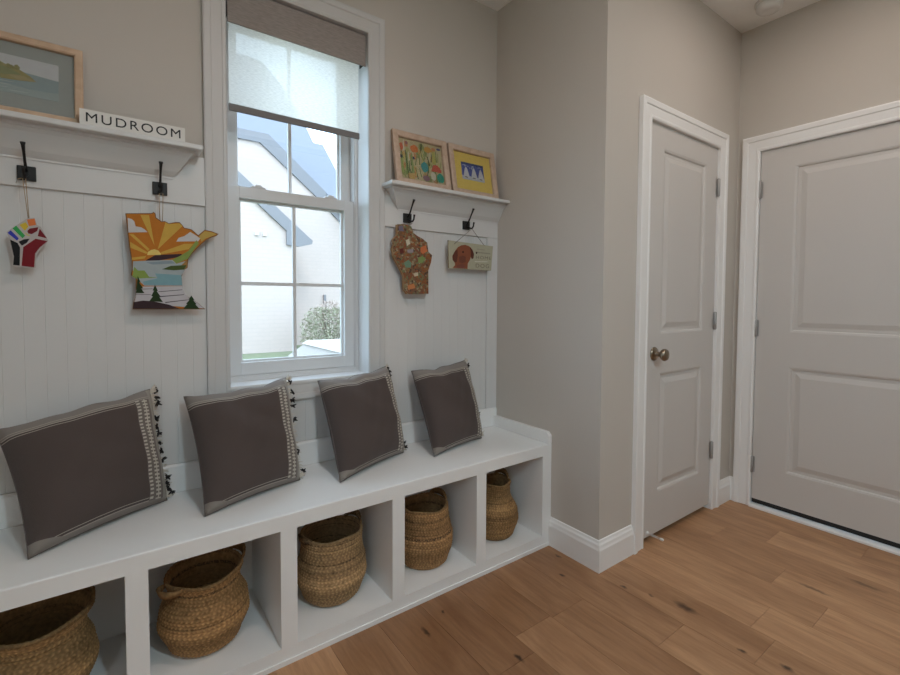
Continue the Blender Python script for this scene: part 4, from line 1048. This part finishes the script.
def mnpieces():
    return [('center', OR, 0)] if 0 else [('ray', YE, 0), ('ray2', YE, 0), ('ray3', YE, 0), ('ray4', YE, 0), ('ray5', YE, 0), ('ray6', YE, 0), ('sun', (.74, .56, .16), 1), ('cloud', (.56, .55, .55), 1), ('cloud2', (.56, .55, .55), 1), ('arm', (.50, .34, .08), 1),
            ('lake', (.36, .41, .42), 1), ('lakel', (.24, .30, .33), 2), ('lakeb', (.20, .36, .40), 2), ('hill', (.045, .02, .025), 2), ('green', (.22, .30, .07), 3), ('bank', (.30, .16, .05), 2), ('isle', (.24, .34, .08), 3), ('isle2', (.06, .09, .02), 3), ('snow', (.52, .50, .52), 2),
            ('line1', (.06, .05, .06), 3), ('line2', (.06, .05, .06), 3), ('line3', (.06, .05, .06), 3), ('line4', (.20, .18, .18), 3), ('line5', (.20, .18, .18), 3), ('dark', (.04, .022, .025), 3), ('tree', (.02, .04, .012), 4), ('tree2', (.02, .04, .012), 4), ('tree3', (.02, .045, .015), 4)]
mn = plaque('state_plaque', 'state shaped wooden plaque with sunrise, lake and pine trees', 'mn', .008, M['ply'], flat((.20, .10, .04)), mnpieces(), ground=OR)
cord(mn, [(-1.5755, HB, 1.5490), (-1.5750, YP-.004, 1.50), (-1.5735, YP+.004, 1.4560)], M['cord']); cord(mn, [(-1.5650, HB, 1.5490), (-1.5650, YP-.004, 1.50), (-1.5665, YP+.004, 1.4550)], M['cord'])
wi = plaque('mosaic_plaque', 'orange mosaic covered state shaped plaque, right of the window', 'wi', .020, M['ply'], M['mosaic'],
            [('blue', (.16, .15, .22), 0), ('green', (.16, .26, .18), 0), ('green2', (.20, .28, .10), 0), ('cream', (.55, .52, .40), 0), ('cream2', (.55, .48, .36), 0), ('orange', (.55, .17, .07), 0), ('orange2', (.52, .20, .08), 0), ('dark', (.13, .035, .03), 0), ('lav', (.30, .26, .28), 0)], apart='mosaic_tile')
cord(wi, [(-.582, HB+.001, 1.5545), (-.592, YP+.010, 1.535)], M['cordgrey']); cord(wi, [(-.574, HB+.001, 1.5545), (-.585, YP+.010, 1.535)], M['cordgrey'])
dg = plaque('dog_sign', 'small sign with a brown dog, hanging on the hook nearest the side wall', 'dog', .007, M['oldwood'], flat((.42, .40, .295)),
            [('head', (.25, .085, .045), 0), ('muzzle', (.17, .06, .04), 1), ('ear', (.10, .035, .025), 1), ('ear2', (.13, .045, .03), 1), ('eye', (.02, .012, .01), 2), ('chest', (.20, .07, .05), 1), ('heart', (.07, .04, .03), 1), ('ln1', (.34, .32, .25), 0), ('ln2', (.30, .28, .22), 0), ('ln3', (.62, .60, .50), 0)])
h = SIGN['dog']['home']; d_ = SIGN['dog']['dogw']
M['fadedink'] = mat('faded_sign_ink', (.20, .17, .13), .7)
obj('sign_lettering', text_mesh('HOME', h[0][0], h[1][0], h[2][1], h[0][1], YP, .0008), M['fadedink'], dg)
obj('sign_lettering', text_mesh('DOG', d_[0][0]+.006, d_[1][0]-.004, d_[2][1], d_[0][1], YP, .0008), M['fadedink'], dg)
sl, sr = SIGN['dog']['strL'][0], SIGN['dog']['strR'][0]
cord(dg, [(-.226, HB, 1.5556), (sl[0], YP-.001, sl[1]), (sl[0], YP+.006, sl[1]-.003)], M['cordgrey'], .0013); cord(dg, [(-.222, HB, 1.5556), (sr[0], YP-.001, sr[1]), (sr[0], YP+.006, sr[1]-.003)], M['cordgrey'], .0013)

# ------------------------------------------------------------------ outdoors, seen through the window
ZG = -.9
bm = B(); box(bm, -40, 60, .17, 70, ZG-.2, ZG); box(bm, -40, 60, -60, YF-.15, ZG-.2, ZG); box(bm, -40, XL-.12, YF-.15, .17, ZG-.2, ZG); ln = struct(obj('lawn', bm, M['lawn']))
hs = thing('neighbour_house', 'white painted brick house with blue grey roof outside the window', 'house', (4, 17, ZG))
bm = B(); prism(bm, [(-6, ZG), (4.15, ZG), (4.15, 3.62), (0, 7.22), (-6, 7.22)], 16.7, 18.99); obj('gable_wall', bm, M['brick'], hs)
bm = B(); prism(bm, [(-6, ZG), (14, ZG), (14, -1+.2), (8.9, 3.25), (6.962, 4.909), (5.746, 6.012), (3.437, 7.866), (-6, 7.84)], 19.0, 26); obj('main_wall', bm, M['brick'], hs)
bm = B(); prism(bm, [(0, 7.68), (4.76, 3.66), (4.884, 3.57), (4.842, 3.424), (4.31, 3.285), (3.836, 3.33), (3.841, 3.881), (0, 7.2)], 16.58, 16.699); obj('rake_board', bm, M['fascia'], hs)
bm = B(); prism(bm, [(0, 7.68), (4.76, 3.66), (4.72, 3.61), (4.16, 3.63), (0, 7.24)], 16.6901, 18.9); obj('gable_roof', bm, M['shingle'], hs)
bm = B(); prism(bm, [(-6, 7.84), (3.437, 7.866), (5.746, 6.012), (6.962, 4.909), (9, 3.2), (9, 3.85), (7.065, 5.56), (6.125, 6.34), (3.799, 8.28), (-6, 8.26)], 18.90, 18.999); obj('eave_fascia', bm, M['fascia'], hs)
bm = B(); RP = [(-6, 8.757), (4.191, 8.785), (6.136, 6.347), (6.872, 5.531), (9, 3.6), (9.2, 4.2), (7.476, 5.927), (7.325, 6.705), (7.192, 7.45), (6.83, 8.853), (6.353, 8.873), (6.219, 9.523), (6.0, 10.42), (5.53, 11.83), (4.6, 13.4), (-6, 13.4)]
A = [bm.verts.new((x_, 19+(z_-6.3)*.6, z_)) for x_, z_ in RP]; C = [bm.verts.new((x_+.06, 19.2+(z_-6.3)*.6, z_-.25)) for x_, z_ in RP]
bm.faces.new(A); bm.faces.new(C[::-1])
for i in range(len(RP)): bm.faces.new((A[i], A[(i+1) % len(RP)], C[(i+1) % len(RP)], C[i]))
obj('main_roof', bm, M['shingle'], hs)
bm = B(); box(bm, 6.22, 6.32, 18.9, 19.0, ZG, 1.4); obj('downspout', bm, M['fascia'], hs)
for q in (2.66, 2.95):
    bm = B(); box(bm, q, q+.14, 16.62, 16.70, 3.62, 3.76); obj('wall_light', bm, M['vinyl'], hs)

bu = thing('garden_shrub', 'airy pale green garden shrub in front of the neighbouring house', 'shrub', (4.95, 14.9, ZG))
rn = random.Random(5)
bm = B()
for k in range(16):
    a = rn.uniform(0, 2*PI); e = rn.uniform(.2, 1.0)
    tube(bm, [(4.95, 14.9, ZG), (4.95+.4*e*math.cos(a), 14.9+.4*e*math.sin(a), -.2), (4.95+.9*e*math.cos(a), 14.9+.8*e*math.sin(a), rn.uniform(.4, .95))], [.025, .015, .006], 6)
obj('stems', bm, M['bark'], bu)
def leaves(n, m, name, zmin, zmax, spread):
    bm = B()
    for k in range(n):
        a = rn.uniform(0, 2*PI); z_ = rn.uniform(zmin, zmax); rr = spread*math.sqrt(max(.05, 1-((z_+.05)/1.15)**2))*rn.random()**.4
        c = Vector((4.95+rr*math.cos(a), 14.9+rr*math.sin(a)*.8, z_)); d = Vector((rn.gauss(0, 1), rn.gauss(0, 1), rn.gauss(.4, .8))).normalized(); s = Vector((rn.gauss(0, 1), rn.gauss(0, 1), rn.gauss(0, 1))).cross(d).normalized()
        L = rn.uniform(.06, .13)
        q = [bm.verts.new(p) for p in (c, c+d*L*.5+s*L*.22, c+d*L, c+d*L*.5-s*L*.22)]; bm.faces.new(q)
    return obj(name, bm, m, bu)
leaves(5200, M['leaf'], 'foliage', ZG+.05, .85, 1.15)['kind'] = 'stuff'
leaves(900, M['leafpink'], 'seed_heads', .1, 1.1, 1.0)['kind'] = 'stuff'

# parked car, its roof just showing above the sill
CXX = 1.78
cr_ = thing('parked_car', 'white car parked outside, just above the window sill', 'car', (CXX, 5.60, ZG))
def loft(bm, secs):
    R = [[bm.verts.new(p) for p in s] for s in secs]; n = len(R[0])
    for i in range(len(R)-1):
        for k in range(n): bm.faces.new((R[i][k], R[i][(k+1) % n], R[i+1][(k+1) % n], R[i+1][k]))
    bm.faces.new(R[0]); bm.faces.new(R[-1][::-1])
def sec(y, hw, z0, z1, tw):   # a rounded cross-section across the car
    cx = CXX; z0 = z0*.9+ZG; z1 = z1*.9+ZG
    return [(cx-hw, y, z0), (cx-hw*1.0, y, z0+(z1-z0)*.55), (cx-tw, y, z1), (cx+tw, y, z1), (cx+hw, y, z0+(z1-z0)*.55), (cx+hw, y, z0)]
bm = B(); loft(bm, [sec(3.25, .72, .32, .66, .60), sec(3.36, .86, .22, .80, .70), sec(4.3, .90, .20, .96, .78), sec(5.8, .91, .20, .98, .80), sec(7.3, .90, .22, 1.0, .78), sec(7.7, .80, .34, .9, .66)]); obj('car_body', bm, M['carpaint'], cr_, bevel=.03)
def cab(y, z, hw): return [(CXX-hw, y, z+ZG), (CXX+hw, y, z+ZG)]
bm = B(); loft(bm, [[(CXX-.74, 4.10, .95+ZG), (CXX+.74, 4.10, .95+ZG), (CXX+.76, 7.2, .98+ZG), (CXX-.76, 7.2, .98+ZG)], [(CXX-.60, 4.80, 1.260+ZG), (CXX+.60, 4.80, 1.260+ZG), (CXX+.60, 6.6, 1.278+ZG), (CXX-.60, 6.6, 1.278+ZG)]]); obj('car_windows', bm, M['carglass'], cr_)
bm = B(); prism(bm, [(CXX-.66, 1.256+ZG), (CXX+.66, 1.256+ZG), (CXX+.55, 1.314+ZG), (CXX-.55, 1.314+ZG)], 4.72, 6.7); obj('car_roof', bm, M['carpaint'], cr_, bevel=.02)
for sx_ in (-1, 1):
    bm = B(); tube(bm, [(CXX+sx_*.75, 4.06, .94+ZG), (CXX+sx_*.615, 4.78, 1.269+ZG)], .035, 8); obj('windscreen_pillar', bm, M['carpaint'], cr_)
    for wy in (4.1, 6.9):
        bm = B(); lathe(bm, [(0, 0), (.30, 0), (.33, .03), (.33, .17), (.30, .20), (0, .20)], (CXX+sx_*.92-(.2 if sx_ > 0 else 0), wy, ZG+.33), (1, 0, 0), 28); obj('wheel', bm, M['tyre'], cr_)

# ------------------------------------------------------------------ light and camera
wd = bpy.data.worlds.new('overcast_sky'); SC.world = wd; wd.use_nodes = True
bg = wd.node_tree.nodes['Background']; bg.inputs[0].default_value = (.60, .80, 1.0, 1); bg.inputs[1].default_value = SKY
sn = bpy.data.lights.new('hazy_sun', 'SUN'); sn.energy = SUN; sn.angle = math.radians(12); sn.color = (1, .97, .93)
so = bpy.data.objects.new('hazy_sun', sn); COL.objects.link(so); so.rotation_euler = (math.radians(48), 0, math.radians(-20))

a, pit, rol, F_ = -.6314, -.0386, .0048, 459.2399
f = Vector((-math.sin(a), math.cos(a), 0)); r = Vector((math.cos(a), math.sin(a), 0)); u = Vector((0, 0, 1))
Fw = f*math.cos(pit)+u*math.sin(pit); U0 = u*math.cos(pit)-f*math.sin(pit)
R_ = r*math.cos(rol)+U0*math.sin(rol); U_ = U0*math.cos(rol)-r*math.sin(rol)
cd = bpy.data.cameras.new('camera'); cam = bpy.data.objects.new('camera', cd); COL.objects.link(cam)
m3 = Matrix((R_, U_, -Fw)).transposed()
cam.matrix_world = Matrix.Translation((-1.7052, -1.9106, 1.1948)) @ m3.to_4x4()
cd.sensor_width = 36; cd.lens = F_*36/900; cd.shift_y = -(337.5-317.442)/900; cd.clip_start = .02; cd.clip_end = 300
SC.camera = cam
vs = SC.view_settings; vs.view_transform = 'Standard'; vs.look = 'None'; vs.exposure = EXPO; vs.gamma = 1; vs.use_curve_mapping = False
SC.cycles.max_bounces = 10; SC.cycles.diffuse_bounces = 6; SC.cycles.transparent_max_bounces = 16; SC.cycles.sample_clamp_indirect = 6
SC.cycles.caustics_reflective = False; SC.cycles.caustics_refractive = False
